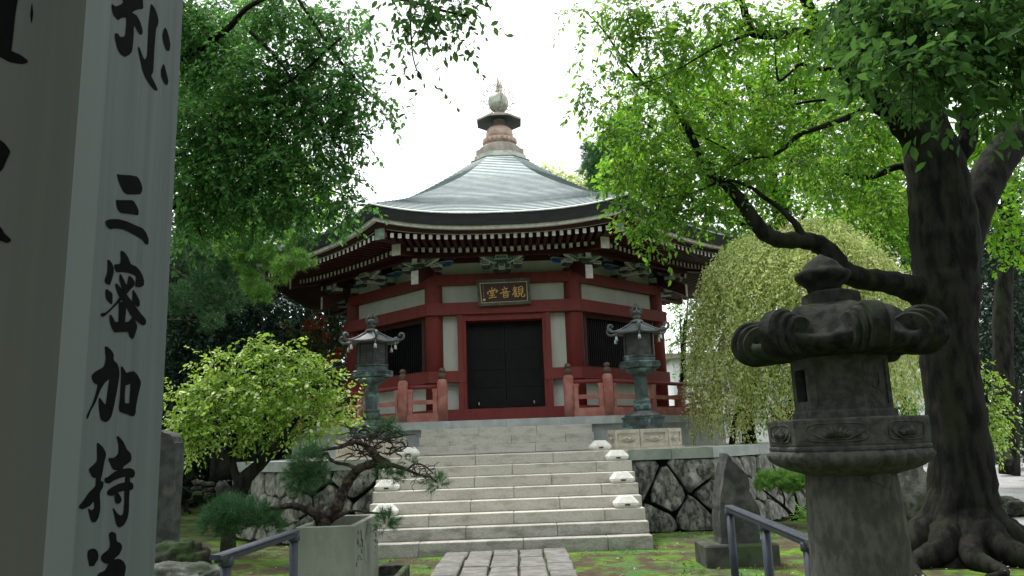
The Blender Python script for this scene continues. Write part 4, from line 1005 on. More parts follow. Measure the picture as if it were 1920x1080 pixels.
# ================================================================== FOREGROUND
def smooth_outline(p, per=3):
    n = len(p); out_ = []
    for i in range(n):
        p0, p1, p2, p3 = [np.array(p[(i + k) % n], float) for k in (-1, 0, 1, 2)]
        # keep sharp brush corners sharp
        for j in range(per):
            t = j / per; c = 0.5 * ((2 * p1) + (-p0 + p2) * t + (2 * p0 - 5 * p1 + 4 * p2 - p3) * t * t + (-p0 + 3 * p1 - 3 * p2 + p3) * t ** 3)
            l = p1 * (1 - t) + p2 * t; out_.append(tuple(.6 * c + .4 * l))
    return out_
def build_post():
    X0, S = -0.60, 0.30; Y0 = PX(121, 540, X0).y
    t = thing('wooden_memorial_pillar', 'tall square weathered wooden pillar with black brush writing, nearest object on the left', 'pillar', (X0 - S / 2, Y0 + S / 2, 0))
    m = MB()
    x0, x1, y0, y1, zt = X0 - S, X0, Y0, PX(316, 540, X0).y, 2.9
    n = 40; r2 = random.Random(3)
    for i in range(n):      # corner edge
        pass
    m.add([(x0, y0, -.02), (x1, y0, -.02), (x1, y1, -.02), (x0, y1, -.02), (x0, y0, zt), (x1, y0, zt), (x1, y1, zt), (x0, y1, zt), ((x0 + x1) / 2, (y0 + y1) / 2, zt + .14)],
          [(3, 2, 1, 0), (0, 1, 5, 4)], 0)
    ym = PX(172, 540, X0).y
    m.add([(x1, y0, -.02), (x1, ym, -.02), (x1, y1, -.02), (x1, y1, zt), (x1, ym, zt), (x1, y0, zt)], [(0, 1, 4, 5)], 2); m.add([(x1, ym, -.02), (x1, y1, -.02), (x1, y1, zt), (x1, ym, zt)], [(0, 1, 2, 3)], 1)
    m.add([(x1, y1, -.02), (x0, y1, -.02), (x0, y1, zt), (x1, y1, zt)], [(0, 1, 2, 3)], 1); m.add([(x0, y1, -.02), (x0, y0, -.02), (x0, y0, zt), (x0, y1, zt)], [(0, 1, 2, 3)], 0)
    m.add([(x0, y0, zt), (x1, y0, zt), (x1, y1, zt), (x0, y1, zt), ((x0 + x1) / 2, (y0 + y1) / 2, zt + .14)], [(0, 1, 4), (1, 2, 4), (2, 3, 4), (3, 0, 4)], 1)
    o = m.build('pillar_body', [MT['post_front'], MT['post_side'], MT['post_pale']], t)
    A = [  # (origin, scale, polygons)
        ((140, 0), 6, [[(530, -60), (545, 30), (465, 72), (422, 45), (416, 75), (425, 130), (445, 180), (490, 228), (520, 205), (580, 200), (580, 270), (570, 390), (545, 415), (510, 410), (490, 380), (455, 375), (457, 440), (480, 540), (510, 600), (560, 640), (610, 620), (645, 580), (655, 520), (665, 400), (668, 300), (680, 300), (725, 380), (750, 390), (765, 375), (765, 335), (740, 250), (700, 175), (650, 140), (700, 110), (770, 98), (772, 50), (750, -60)],
                      [(857, 50), (875, 55), (905, 100), (935, 180), (943, 240), (935, 285), (918, 320), (910, 400), (895, 600), (885, 800), (862, 850), (880, 890), (915, 960), (935, 1015), (915, 1022), (880, 995), (830, 930), (790, 860), (765, 790), (740, 680), (715, 560), (720, 520), (735, 545), (770, 640), (790, 670), (815, 620), (822, 500), (830, 300), (845, 150)],
                      [(1015, 310), (1040, 340), (1065, 430), (1077, 500), (1070, 560), (1050, 575), (1025, 550), (1000, 480), (988, 410), (995, 350)],
                      [(1000, 718), (1015, 750), (1040, 850), (1055, 910), (1045, 950), (1025, 955), (1000, 920), (975, 850), (972, 800), (985, 750)],
                      [(420, -120), (480, -80), (760, -130), (860, -110), (850, -90), (540, -40), (500, -30)]]),
        ((140, 300), 6, [[(478, 155), (510, 165), (620, 170), (700, 185), (730, 220), (755, 280), (763, 330), (745, 380), (720, 388), (590, 386), (545, 350), (500, 250), (485, 200)],
                        [(470, 445), (490, 450), (590, 450), (655, 455), (690, 500), (718, 560), (720, 605), (705, 622), (620, 608), (520, 595), (485, 555), (468, 490)],
                        [(350, 685), (400, 665), (500, 665), (600, 695), (700, 740), (765, 768), (805, 820), (832, 890), (830, 940), (815, 952), (785, 935), (760, 895), (640, 825), (540, 780), (450, 770), (400, 780), (365, 750), (348, 715)]]),
        ((140, 460), 6, [[(515, 70), (535, 60), (570, 85), (605, 140), (635, 210), (690, 235), (735, 285), (765, 340), (782, 400), (778, 450), (740, 472), (700, 470), (680, 455), (690, 370), (685, 345), (620, 315), (540, 300), (470, 300), (445, 240), (450, 215), (510, 205), (520, 150)],
                        [(370, 165), (390, 165), (420, 200), (440, 260), (438, 320), (415, 400), (395, 445), (360, 435), (337, 400), (345, 370), (365, 310), (372, 230)],
                        [(348, 500), (370, 495), (400, 520), (425, 545), (425, 650), (410, 662), (370, 620), (350, 580)], [(650, 510), (665, 505), (700, 560), (730, 620), (732, 670), (715, 695), (680, 670), (650, 640)],
                        [(605, 350), (625, 345), (655, 375), (675, 420), (665, 460), (620, 505), (560, 580), (440, 700), (340, 795), (310, 802), (292, 780), (300, 762), (345, 755), (420, 690), (500, 590), (560, 500), (590, 430)],
                        [(505, 330), (520, 325), (555, 390), (590, 470), (560, 520), (530, 480), (508, 400)],
                        [(457, 435), (475, 430), (530, 490), (590, 560), (660, 650), (730, 750), (790, 820), (805, 860), (790, 895), (755, 895), (700, 850), (640, 800), (590, 710), (540, 630), (495, 560), (465, 480)],
                        [(500, 640), (540, 640), (577, 700), (570, 800), (560, 880), (500, 880), (497, 740)],
                        [(390, 785), (410, 785), (440, 830), (450, 862), (495, 858), (600, 860), (640, 815), (665, 820), (690, 870), (702, 920), (685, 980), (655, 1055), (620, 1030), (600, 975), (510, 975), (450, 978), (420, 930), (395, 850)]]),
        ((140, 630), 6, [[(340, 120), (365, 118), (410, 155), (440, 205), (440, 270), (480, 310), (503, 380), (503, 450), (480, 600), (450, 760), (420, 890), (385, 950), (350, 968), (300, 945), (285, 900), (272, 780), (272, 700), (290, 700), (345, 770), (362, 700), (380, 560), (388, 488), (340, 530), (290, 610), (240, 740), (180, 850), (150, 930), (135, 920), (142, 880), (200, 760), (240, 640), (258, 548), (220, 530), (195, 480), (193, 440), (240, 395), (325, 345), (350, 260), (345, 180)],
                        [(520, 350), (540, 345), (580, 410), (602, 415), (602, 545), (575, 560), (565, 680), (570, 755), (602, 760), (602, 880), (510, 850), (498, 800), (510, 700), (515, 600), (522, 450)],
                        [(598, 412), (640, 400), (665, 395), (710, 440), (740, 500), (745, 540), (720, 650), (690, 800), (685, 870), (660, 902), (598, 880), (598, 760), (615, 750), (628, 540), (598, 548)]]),
        ((130, 810), 6, [[(310, 130), (330, 125), (375, 165), (410, 230), (413, 270), (395, 340), (370, 480), (355, 545), (385, 565), (380, 620), (345, 690), (350, 860), (330, 960), (300, 1010), (260, 1015), (240, 980), (225, 920), (210, 860), (255, 880), (280, 850), (275, 780), (235, 830), (150, 870), (110, 850), (115, 825), (160, 770), (220, 680), (290, 610), (300, 520), (265, 510), (235, 460), (222, 415), (270, 370), (310, 320), (312, 220)],
                        [(535, 55), (550, 45), (590, 85), (625, 140), (645, 190), (690, 240), (700, 290), (690, 330), (610, 390), (600, 425), (500, 425), (465, 360), (440, 310), (450, 290), (500, 290), (550, 240), (555, 150)],
                        [(400, 520), (440, 500), (520, 440), (600, 415), (680, 405), (725, 425), (740, 460), (730, 500), (700, 518), (650, 500), (580, 515), (500, 545), (450, 578), (410, 570), (397, 545)],
                        [(430, 660), (480, 620), (560, 580), (640, 565), (700, 565), (722, 600), (715, 640), (690, 655), (620, 660), (550, 680), (490, 715), (440, 710), (425, 685)],
                        [(635, 490), (680, 500), (680, 600), (672, 760), (668, 900), (650, 980), (610, 1050), (570, 1072), (540, 1060), (520, 1000), (505, 920), (485, 860), (500, 860), (545, 920), (585, 940), (610, 900), (620, 780), (622, 640)],
                        [(510, 690), (545, 680), (575, 725), (588, 765), (570, 800), (540, 808), (515, 785)]]),
        ((120, 960), 9, [[(400, 680), (420, 640), (480, 615), (530, 625), (570, 670), (585, 740), (575, 800), (530, 870), (510, 910), (430, 915), (420, 850), (400, 760)],
                        [(755, 380), (790, 335), (840, 340), (880, 375), (885, 450), (900, 500), (950, 520), (980, 570), (975, 630), (930, 720), (860, 780), (820, 880), (680, 860), (630, 810), (625, 750), (660, 700), (740, 640), (775, 580), (775, 480)],
                        [(760, 840), (850, 800), (900, 790), (950, 795), (1010, 840), (1045, 930), (1030, 1020), (990, 1120), (560, 1120), (590, 1030), (680, 990), (750, 880)]])]
    m = MB()
    def fill(polys, org, sc, conv):
        for q, pl in enumerate(polys):
            pl = smooth_outline(pl, 3)
            W = [conv(org[0] + x / sc, org[1] + y / sc, q) for x, y in pl]
            tris = tessellate_polygon([[Vector((x, y, 0)) for x, y in pl]])
            m.add(W, [tuple(t_) for t_ in tris])
    for org, sc, polys in A: fill(polys, org, sc, lambda x, y, q: (lambda p: (X0 + .0006 + q * .00006, p.y, p.z))(PX(x, y, X0 + .0006)))
    B = [[(-80, -60), (75, -60), (65, 60), (50, 200), (50, 215), (85, 230), (120, 258), (95, 270), (40, 262), (0, 240), (-80, 200)],
         [(135, 10), (140, 60), (132, 100), (127, 60)], [(-80, 560), (0, 590), (25, 610), (43, 640), (25, 680), (5, 720), (-80, 740)], [(0, 955), (20, 985), (48, 1012), (30, 1025), (0, 1015), (-80, 990), (-80, 900)]]
    fill(B, (0, 0), 2.25, lambda x, y, q: (lambda p: (p.x, Y0 - .0006 - q * .00006, p.z))(P(x, y, Y0 - .0006)))
    m.build('brush_lettering', MT['ink'], t)
build_post()

def build_stone_lantern():
    cx, cy = 1.735, 4.25; a0 = math.radians(-89)
    t = thing('stone_lantern', 'large dark mossy stone lantern with thick scrolled cap, standing close on the right', 'lantern', (cx, cy, 0)); c = (cx, cy)
    m = MB(); n = 48
    prof = [(.34, -.02), (.34, .10), (.31, .14), (.262, .16), (.262, .22), (.252, .24), (.248, .6), (.242, .95), (.236, 1.12), (.228, 1.22), (.222, 1.29)]
    m.lathe(prof, n, (cx, cy, 0)); m.build('shaft', MT['shaftstone'], t, True)
    # broken flake on the shaft
    m = MB(); f = []
    for i, (px, py) in enumerate([(1628, 872), (1650, 868), (1668, 874), (1670, 900), (1660, 918), (1640, 905), (1625, 900)]): 
        p = P(px, py, cy - .2); d = Vector((p.x - cx, p.y - cy, 0)); d.normalize(); f.append((cx + d.x * .236, cy + d.y * .236, p.z))
    ctr = sum((Vector(q) for q in f), Vector()) / len(f); m.add(f + [(ctr.x + (ctr.x - cx) * .08, ctr.y + (ctr.y - cy) * .08, ctr.z)], [(i, (i + 1) % len(f), len(f)) for i in range(len(f))]); m.build('flake', MT['shaftstone'], t)
    # lotus under the platform, scalloped
    m = MB(); R_ = []; N = 144
    for r, z, sc in ((.20, 1.27, 0), (.235, 1.285, .0), (.29, 1.30, .014), (.335, 1.32, .028), (.362, 1.345, .034), (.375, 1.37, .030), (.372, 1.40, .012), (.33, 1.405, 0)):
        rr = []
        for i in range(N):
            a = a0 + 2 * math.pi * i / N; fx = (i % (N // 6)) / (N // 6); hx = math.cos(math.pi / 6) / math.cos((fx - .5) * math.pi / 3); mixh = min(1, max(0, (z - 1.27) / .1)); hh = 1 * (1 - mixh) + mixh * hx / .93
            k = r * hh + sc * abs(math.sin(i * math.pi / 4.8)) ; rr.append((cx + k * math.cos(a), cy + k * math.sin(a), z + sc * .35 * abs(math.sin(i * math.pi / 4.8))))
        R_.append(rr)
    m.loft(R_); m.build('lotus_bracket', MT['chudaistone'], t, True)
    m = MB(); m.loft([hexr(c, .395, 1.402, a0), hexr(c, .402, 1.412, a0), hexr(c, .402, 1.425, a0), hexr(c, .392, 1.43, a0), hexr(c, .397, 1.437, a0), hexr(c, .403, 1.56, a0), hexr(c, .395, 1.567, a0), hexr(c, .30, 1.568, a0)]); pf = m.build('platform', MT['chudaistone'], t)
    md = pf.modifiers.new('bevel', 'BEVEL'); md.width = .004; md.segments = 2
    for i in range(6):
        a, b = Vector(hexr(c, .401, 1.497, a0)[i]), Vector(hexr(c, .401, 1.497, a0)[(i + 1) % 6]); d = (b - a).normalized(); n_ = Vector((d.y, -d.x, 0)); ctr = (a + b) / 2
        m = MB(); fr = []
        for k in range(41):
            th = 2 * math.pi * k / 40; u = .155 * math.copysign(abs(math.cos(th)) ** .6, math.cos(th)) * (1 - .08 * math.cos(2 * th)); v = .044 * math.copysign(abs(math.sin(th)) ** .6, math.sin(th)); fr.append(ctr + d * u + n_ * .0 + Vector((0, 0, v)))
        m.tube(fr, .0042, 5)
        for q in range(-3, 4):
            ang = q * .42; o = ctr + d * (.022 * q * .6) + Vector((0, 0, -.024)); tip = ctr + d * (.052 * math.sin(ang) * 1.25) + Vector((0, 0, -.006 + .034 * math.cos(ang)))
            m.tube([o - n_ * .004, (o + tip) / 2 + n_ * (.016 - abs(q) * .002), tip], [.008, .0145, .003], 8)
        for s in (-1, 1): m.tube([ctr + Vector((0, 0, -.03)), ctr + d * s * .05 + Vector((0, 0, -.034)) + n_ * .003, ctr + d * s * .10 + Vector((0, 0, -.012)) + n_ * .002, ctr + d * s * .125 + Vector((0, 0, .006))], [.004, .006, .004, .002], 5)
        m.build('lotus_carving', MT['chudaistone'], t, True)
    for i in range(6):
        a, b = Vector(hexr(c, .392, 0, a0)[i]), Vector(hexr(c, .392, 0, a0)[(i + 1) % 6]); d = (b - a).normalized(); n_ = Vector((d.y, -d.x, 0)); L_ = (b - a).length
        m = MB()
        for q in range(6):
            u = a + d * (L_ * (q + .5) / 6); R_ = []
            for e, f in ((-.05, .6), (-.02, .95), (.0, 1.0), (.006, .85)): R_.append([u + n_ * e + d * (L_ / 12 * .98 * f * math.cos(th)) + Vector((0, 0, 1.404 - .036 * f * math.sin(th) ** .7)) for th in [math.pi * k / 8 for k in range(9)]])
            m.loft(R_)
        m.build('petal_fringe', MT['chudaistone'], t)
    # fire box : hexagonal with an opening on the left face
    m = MB(); m.loft([hexr(c, .262, 1.568, a0), hexr(c, .262, 1.60, a0), hexr(c, .248, 1.612, a0)]); 
    R0, R1 = .245, .19
    for i in range(6):
        A, B = [Vector(q) for q in (hexr(c, R0, 0, a0)[i], hexr(c, R0, 0, a0)[(i + 1) % 6])]; d = B - A; n_ = Vector((d.y, -d.x, 0)).normalized()
        def quadbox(u0, u1, v0, v1, e0, e1):
            V = [A + d * u + n_ * e + Vector((0, 0, v)) for e in (e0, e1) for u, v in ((u0, v0), (u1, v0), (u1, v1), (u0, v1))]
            m.add(V, [(0, 3, 2, 1), (4, 5, 6, 7), (0, 1, 5, 4), (1, 2, 6, 5), (2, 3, 7, 6), (3, 0, 4, 7)])
        opening = i in (1, 4) or i == 4
        if i in (1, 4, 3) and i == 4 or i == 4:
            pass
        if i in (4,):   # left face in the photo
            quadbox(0.001, .2, 1.612, 1.89, -.05, 0); quadbox(.8, .999, 1.612, 1.89, -.05, 0); quadbox(.2, .8, 1.612, 1.66, -.05, 0); quadbox(.2, .8, 1.83, 1.89, -.05, 0)
        else:
            quadbox(0.0, 1.0, 1.612, 1.89, -.05, -.008)
            quadbox(0.001, .13, 1.6125, 1.889, -.03, 0); quadbox(.87, .999, 1.6125, 1.889, -.03, 0); quadbox(.13, .87, 1.6125, 1.635, -.03, 0); quadbox(.13, .87, 1.865, 1.889, -.03, 0)
            if i in (0, 2):
                arc = [A + d * (.5 + .16 * math.cos(th)) + n_ * -.006 + Vector((0, 0, 1.77 + .055 * math.sin(th))) for th in [(-2.4 + .32 * k) for k in range(10)]]; m.tube(arc, [.002 + .004 * math.sin(k * math.pi / 9) for k in range(10)], 5)
    m.build('fire_box', MT['chudaistone'], t)
    m = MB(); m.loft([hexr(c, .12, 1.615, a0), hexr(c, .12, 1.88, a0)]); m.build('fire_box_core', MT['joint'], t)
    # cap: thick six-lobed bowl between corner scrolls
    m = MB(); R_ = []; N = 72
    def capring(r, z, up):
        rr = []
        for i in range(N):
            a = a0 + 2 * math.pi * i / N; f = (i % 12) / 12; ph = abs(f - .5) * 2; hx = 1 / math.cos((f - .5) * math.pi / 3) * .90
            rr.append((cx + r * hx * math.cos(a), cy + r * hx * math.sin(a), z + up * ph ** 2))
        return rr
    for r, z, up in ((.22, 1.885, 0), (.30, 1.885, 0), (.40, 1.90, .0), (.455, 1.925, .02), (.47, 1.955, .05), (.458, 1.978, .06), (.43, 1.975, .05), (.395, 1.99, .05), (.36, 2.035, .04), (.32, 2.09, .03), (.28, 2.13, .02), (.22, 2.155, .01), (.17, 2.17, 0), (.15, 2.175, 0), (.05, 2.17, 0)): R_.append(capring(r, z, up))
    m.loft(R_); m.build('cap', MT['darkstone'], t, True)
    for i in range(6):
        a = a0 + i * math.pi / 3; dr = Vector((math.cos(a), math.sin(a), 0)); tg = Vector((-dr.y, dr.x, 0)); m = MB()
        def disc(rc, zc, rad, hw, ex=.012):
            pr = []
            for s, f in ((-1, .90), (-1, 1.0), (1, 1.0), (1, .90)):
                off = hw if (f == .90) else hw - ex
                pr.append([Vector((cx, cy, 0)) + dr * (rc + rad * f * math.cos(th)) + tg * (s * off) + Vector((0, 0, zc + rad * f * math.sin(th))) for th in [2 * math.pi * k / 48 for k in range(48)]])
            m.loft(pr)
        disc(.425, 2.0, .128, .045); disc(.398, 1.992, .116, .068); disc(.37, 1.985, .105, .094)
        # lower swelling that carries the scroll into the underside
        m.tube([Vector((cx, cy, 1.955)) + dr * .15, Vector((cx, cy, 1.95)) + dr * .30, Vector((cx, cy, 1.965)) + dr * .42], [.06, .075, .07], 12)
        # spiral groove ridge on both faces of the scroll
        for s in (-1, 1):
            sp = [Vector((cx, cy, 0)) + dr * (.425 + rr * math.cos(th)) + tg * (s * .045) + Vector((0, 0, 2.0 + rr * math.sin(th))) for th, rr in [(-2.7 + .35 * k, .098 - .0035 * k) for k in range(10)]]
            m.tube(sp, [.003 + .006 * math.sin(k * math.pi / 9) for k in range(10)], 6)
        m.build('corner_scroll', MT['darkstone'], t)
    m = MB(); m.loft([hexr(c, .17, 2.10, a0), hexr(c, .155, 2.17, a0), hexr(c, .15, 2.235, a0), hexr(c, .12, 2.25, a0)]); m.build('neck', MT['darkstone'], t)
    m = MB(); m.lathe([(.085, 2.25), (.09, 2.275), (.13, 2.31), (.148, 2.335), (.145, 2.355), (.115, 2.37), (.10, 2.385), (.085, 2.41), (.05, 2.435), (.015, 2.455), (.0, 2.465)], 28, (cx - .03, cy, 0)); m.build('jewel', MT['darkstone'], t, True)
build_stone_lantern()

def build_handrail():
    for sgn, pts, lab in ((1, [(1.87, 7.3), (1.80, 6.05), (1.72, 4.95)], 'grey metal handrail to the right of the stone path, in front of the pointed stele'),
                          (-1, [(-1.78, 6.45), (-1.86, 5.2)], 'grey metal handrail to the left of the stone path, beside the planter')):
        t = thing('handrail', lab, 'handrail', (pts[0][0], pts[0][1], 0), 'grey handrails along the path'); H_ = .86
        for x, y in pts:
            m = MB(); m.lathe([(.034, -.02), (.034, H_ - .03)], 16, (x, y, 0)); m.build('post', MT['rail'], t, True)
            m = MB(); m.lathe([(.045, H_ - .055), (.047, H_ - .05), (.047, H_ - .012), (.040, H_ - .004)], 16, (x, y, 0)); m.build('post_cap', MT['rail'], t, True)
        a, b = Vector((*pts[0], H_)), Vector((*pts[-1], H_)); d = (b - a).normalized(); a = a - d * .02; b = b + d * .16; tg = Vector((-d.y, d.x, 0)); m = MB()
        sec = [(-.038, 0), (.038, 0), (.038, .022), (.028, .03), (-.028, .03), (-.038, .022)]
        m.loft([[p + tg * u + Vector((0, 0, v)) for u, v in sec] for p in (a, b)]); m.loft([[p + tg * u + Vector((0, 0, v)) for u, v in [(-.028, -.025), (.028, -.025), (.028, -.001), (-.028, -.001)]] for p in (a, b - d * .05)])
        m.build('top_rail', MT['rail'], t)
        m = MB(); k = .12; side = tg * (.0385)
        while k < (b - a).length - .1:
            for s in (-1, 1): c_ = a + d * k + side * s + Vector((0, 0, .011)); m.box(c_.x - .002, c_.x + .002, c_.y - .004, c_.y + .004, c_.z - .003, c_.z + .003)
            k += .022
        m.build('dots', MT['joint'], t)
        m = MB(); m.loft([[p + tg * u + Vector((0, 0, v - .62)) for u, v in sec] for p in (a, b)]); m.build('lower_rail', MT['rail'], t)
build_handrail()

# ------------------------------------------------------------------ planter with bonsai pine
def build_planter():
    x0, x1, y0, y1, zt = -2.02, -1.46, 7.15, 8.35, .80
    c = [P(553, 990, 7.2), P(665, 983, 7.2), P(710, 965, 8.35)]
    x0, x1 = c[0].x, (c[1].x + c[2].x) / 2; y0, y1 = 7.2, 8.35; zt = (c[0].z + c[1].z + c[2].z) / 3
    t = thing('concrete_planter', 'tall rectangular concrete planter with a carved side, left of the path, holding the bonsai pine', 'planter', ((x0 + x1) / 2, (y0 + y1) / 2, 0))
    m = MB(); w = .055
    m.bbox(x0, x1, y0, y0 + w, .0, zt, .006); m.bbox(x0, x1, y1 - w, y1, 0, zt, .006); m.bbox(x0, x0 + w, y0 + w, y1 - w, 0, zt - .001, .003); m.bbox(x1 - w, x1, y0 + w - .004, y1 - w + .004, .22, zt - .0005, .003)
    # scalloped foot on the carved side
    for i in range(6): yy = y0 + w + (y1 - y0 - 2 * w) * (i + .5) / 6; m.lathe([(.0, 0), (.05, .0), (.05, w), (0, w)], 12, (x1 - w + .01, yy, .22)) if False else None
    m.box(x1 - w, x1 - .002, y0 + w, y0 + .25, 0, .22); m.box(x1 - w, x1 - .002, y1 - .25, y1 - w, 0, .22)
    for i in range(5):
        yy = y0 + .25 + i * .16; m.add([(x1 - .003, yy, .221), (x1 - .003, yy + .16, .221), (x1 - .003, yy + .08, .15), (x1 - w, yy, .221), (x1 - w, yy + .16, .221), (x1 - w, yy + .08, .15)], [(0, 2, 1), (3, 4, 5), (0, 3, 5, 2), (1, 2, 5, 4)])
    m.build('box', MT['planter'], t)
    m = MB(); m.box(x0 + w, x1 - w, y0 + w, y1 - w, .1, zt - .10); m.build('soil', MT['soil'], t)
    m = MB(); conv = lambda x, y: tuple(PX(540 + x / 6, 900 + y / 6, x1 + .002))
    cvs = (([(790, 572), (792, 612)], 13), ([(820, 560), (826, 640), (842, 700)], 12), ([(788, 655), (782, 725)], 11), ([(815, 665), (835, 690), (838, 760)], 12), ([(812, 720), (822, 760)], 9), ([(796, 690), (800, 765)], 8), ([(828, 775), (830, 825)], 15),
                  ([(800, 840), (785, 905)], 10), ([(812, 850), (818, 900), (842, 880)], 7), ([(771, 930), (771, 975)], 13), ([(986, 490), (988, 565)], 16), ([(985, 590), (990, 640)], 15), ([(962, 680), (990, 680), (1012, 712)], 10), ([(988, 660), (985, 705)], 9),
                  ([(985, 742), (985, 768)], 10), ([(980, 800), (979, 838)], 6), ([(878, 690), (880, 600), (898, 500), (925, 510)], 4), ([(925, 515), (930, 560), (925, 600)], 4), ([(858, 740), (857, 860), (872, 930), (885, 935)], 5), ([(900, 720), (905, 900), (915, 915)], 4))
    for lo_, hi_ in ((700, 850), (850, 950), (950, 1100)):
        m = MB()
        for l, w_ in cvs:
            if lo_ <= l[0][0] < hi_: L_, R_ = stroke_poly(l, w_, .7); ribbon(m, L_, R_, conv)
        m.build('carving', MT['carve'], t)
    t2 = thing('stone_trough', 'small low stone tray beside the planter, near the foot of the stairs', 'trough', (-1.3, 8.6, 0))
    g = [P(705, 1061, 8.9), P(768, 1057, 8.9)]; xa, xb = g[0].x, g[1].x; za = g[1].z
    m = MB(); m.bbox(xa, xb, 8.85, 8.92, -.02, za, .01); m.bbox(xb - .06, xb, 8.1, 8.85, -.02, za - .002, .01); m.bbox(xa, xb, 8.1, 8.17, -.02, za - .004, .01); m.bbox(xa, xa + .05, 8.17, 8.85, -.02, za - .003, .01); m.build('rim', MT['rock'], t2)
    m = MB(); m.box(xa + .05, xb - .06, 8.17, 8.85, 0, max(.02, za - .16)); m.build('basin', MT['soil'], t2)
build_planter()
def build_bonsai():
    YP = 7.75; b = P(606, 975, YP)
    t = thing('bonsai_pine', 'twisted old bonsai pine growing out of the concrete planter', 'pine tree', (b.x, YP, .68))
    m = MB(); rg = random.Random(9); Y = YP
    trunk = [(604, 985, Y, 28), (614, 968, Y, 25), (632, 950, Y, 21), (645, 918, Y + .05, 18), (660, 893, Y + .05, 17), (676, 877, Y, 15), (700, 870, Y - .05, 16), (722, 872, Y - .1, 14), (742, 872, Y - .1, 5)]
    limb(m, trunk, 12, 5, .08, rg, .08)
    limb(m, [(604, 975, Y, 26), (592, 962, Y - .05, 20), (572, 954, Y - .1, 14), (548, 948, Y - .15, 12), (520, 952, Y - .2, 9), (490, 957, Y - .2, 6)], 9, 5, .08, rg, .06)
    limb(m, [(728, 872, Y - .05, 18), (708, 860, Y - .08, 17), (693, 842, Y - .05, 12), (678, 832, Y, 9), (660, 829, Y, 8), (640, 838, Y, 7), (610, 843, Y + .1, 5), (580, 848, Y + .1, 4), (557, 852, Y + .1, 2)], 9, 5, .08, rg, .06)
    limb(m, [(668, 882, Y, 11), (655, 872, Y + .05, 7), (632, 868, Y + .05, 6), (618, 860, Y + .1, 7), (612, 850, Y + .1, 6), (600, 858, Y + .1, 4)], 7, 5, .08, rg, .08)
    limb(m, [(735, 872, Y - .1, 9), (762, 880, Y - .15, 6), (785, 890, Y - .15, 5), (805, 894, Y - .2, 5), (822, 905, Y - .2, 2)], 7, 5, .08, rg, .1)
    limb(m, [(765, 880, Y - .15, 5), (778, 870, Y - .15, 4), (795, 873, Y - .2, 3), (812, 887, Y - .2, 2)], 6, 4, .08, rg, .1)
    limb(m, [(620, 975, Y, 12), (660, 958, Y + .1, 5), (700, 962, Y + .1, 4), (725, 962, Y, 3)], 6, 4, .08, rg, .1)
    m.build('trunk', MT['pinebark'], t, True)
    m = MB()
    # tangle of bare crooked twigs over the crown
    for i in range(95):
        px, py = rg.uniform(655, 760), rg.uniform(800, 856); 
        if (px - 705) ** 2 / 60 ** 2 + (py - 830) ** 2 / 32 ** 2 > 1: continue
        pts = [(px, py, Y + rg.uniform(-.25, .25), rg.uniform(2, 4))]; a = rg.uniform(-math.pi, math.pi)
        for k in range(5): a += rg.uniform(-.9, .9); px += 8 * math.cos(a); py += 5.5 * math.sin(a); pts.append((px, py, pts[-1][2] + rg.uniform(-.04, .04), max(.9, 3 - k * .5)))
        limb(m, pts, 4, 2, 0, rg)
    m.build('twigs', MT['pinebark'], t); m = MB()
    for i in range(26):
        px, py = rg.uniform(770, 812), rg.uniform(872, 905); pts = [(px, py, Y - .15, 2)]; a = rg.uniform(-math.pi, math.pi)
        for k in range(4): a += rg.uniform(-.8, .8); px += 6 * math.cos(a); py += 5 * math.sin(a); pts.append((px, py, pts[-1][2], 1.2))
        limb(m, pts, 4, 2, 0, rg)
    m.build('twigs', MT['pinebark'], t)
    T = tufts_in(blobs_px([(575, 862, Y + .1, 26), (555, 893, Y + .1, 24), (592, 888, Y + .1, 22), (570, 910, Y + .1, 18), (735, 885, Y - .1, 20, .6), (712, 890, Y, 16, .5), (755, 895, Y - .1, 14, .5), (728, 972, Y, 15), (722, 985, Y, 11), (820, 905, Y - .2, 14, .8), (800, 908, Y - .2, 9, .6), (770, 870, Y - .1, 10, .5), (725, 805, Y, 22, .5), (700, 800, Y, 14, .3), (746, 830, Y, 14, .3), (612, 845, Y, 10, .3)]), 430, 5, .5)
    needles('foliage', T, 34, .085, LF['pine'], t, 6, .0018, .75)
    T = tufts_in(blobs_px([(400, 975, Y - .2, 24), (430, 965, Y - .2, 28), (465, 968, Y - .2, 28), (495, 972, Y - .2, 22), (515, 985, Y - .2, 15), (430, 990, Y - .2, 22, .7)], 1.6), 340, 7, 1.0)
    needles('foliage', T, 38, .10, LF['pine'], t, 8, .002, .7)
build_bonsai()

# ------------------------------------------------------------------ stelae, rocks
def slab_from(outline_px, Y, depth, name, label, cat, m_, base=None, jit=.012, seed=1):
    rg = random.Random(seed); pts = [P(x, y, Y) for x, y in outline_px]; 
    lo = min(p.z for p in pts); cx = sum(p.x for p in pts) / len(pts)
    t = thing(name, label, cat, (cx, Y + depth / 2, 0)); m = MB()
    P2 = []
    for a, b in zip(pts, pts[1:] + pts[:1]):
        for k in range(4): q = a.lerp(b, k / 4); P2.append(Vector((q.x + rg.uniform(-jit, jit) * (k > 0), 0, q.z + rg.uniform(-jit, jit) * (k > 0))))
    c = sum(P2, Vector()) / len(P2); R_ = []
    for f, d in ((0.0, .0), (.985, 0), (1.0, .02), (1.0, depth - .03), (.95, depth), (0.0, depth)):
        R_.append([(c.x + (q.x - c.x) * f, Y + d, c.z + (q.z - c.z) * f) for q in P2])
    m.loft(R_, 0, False); m.build('slab', m_, t); return t
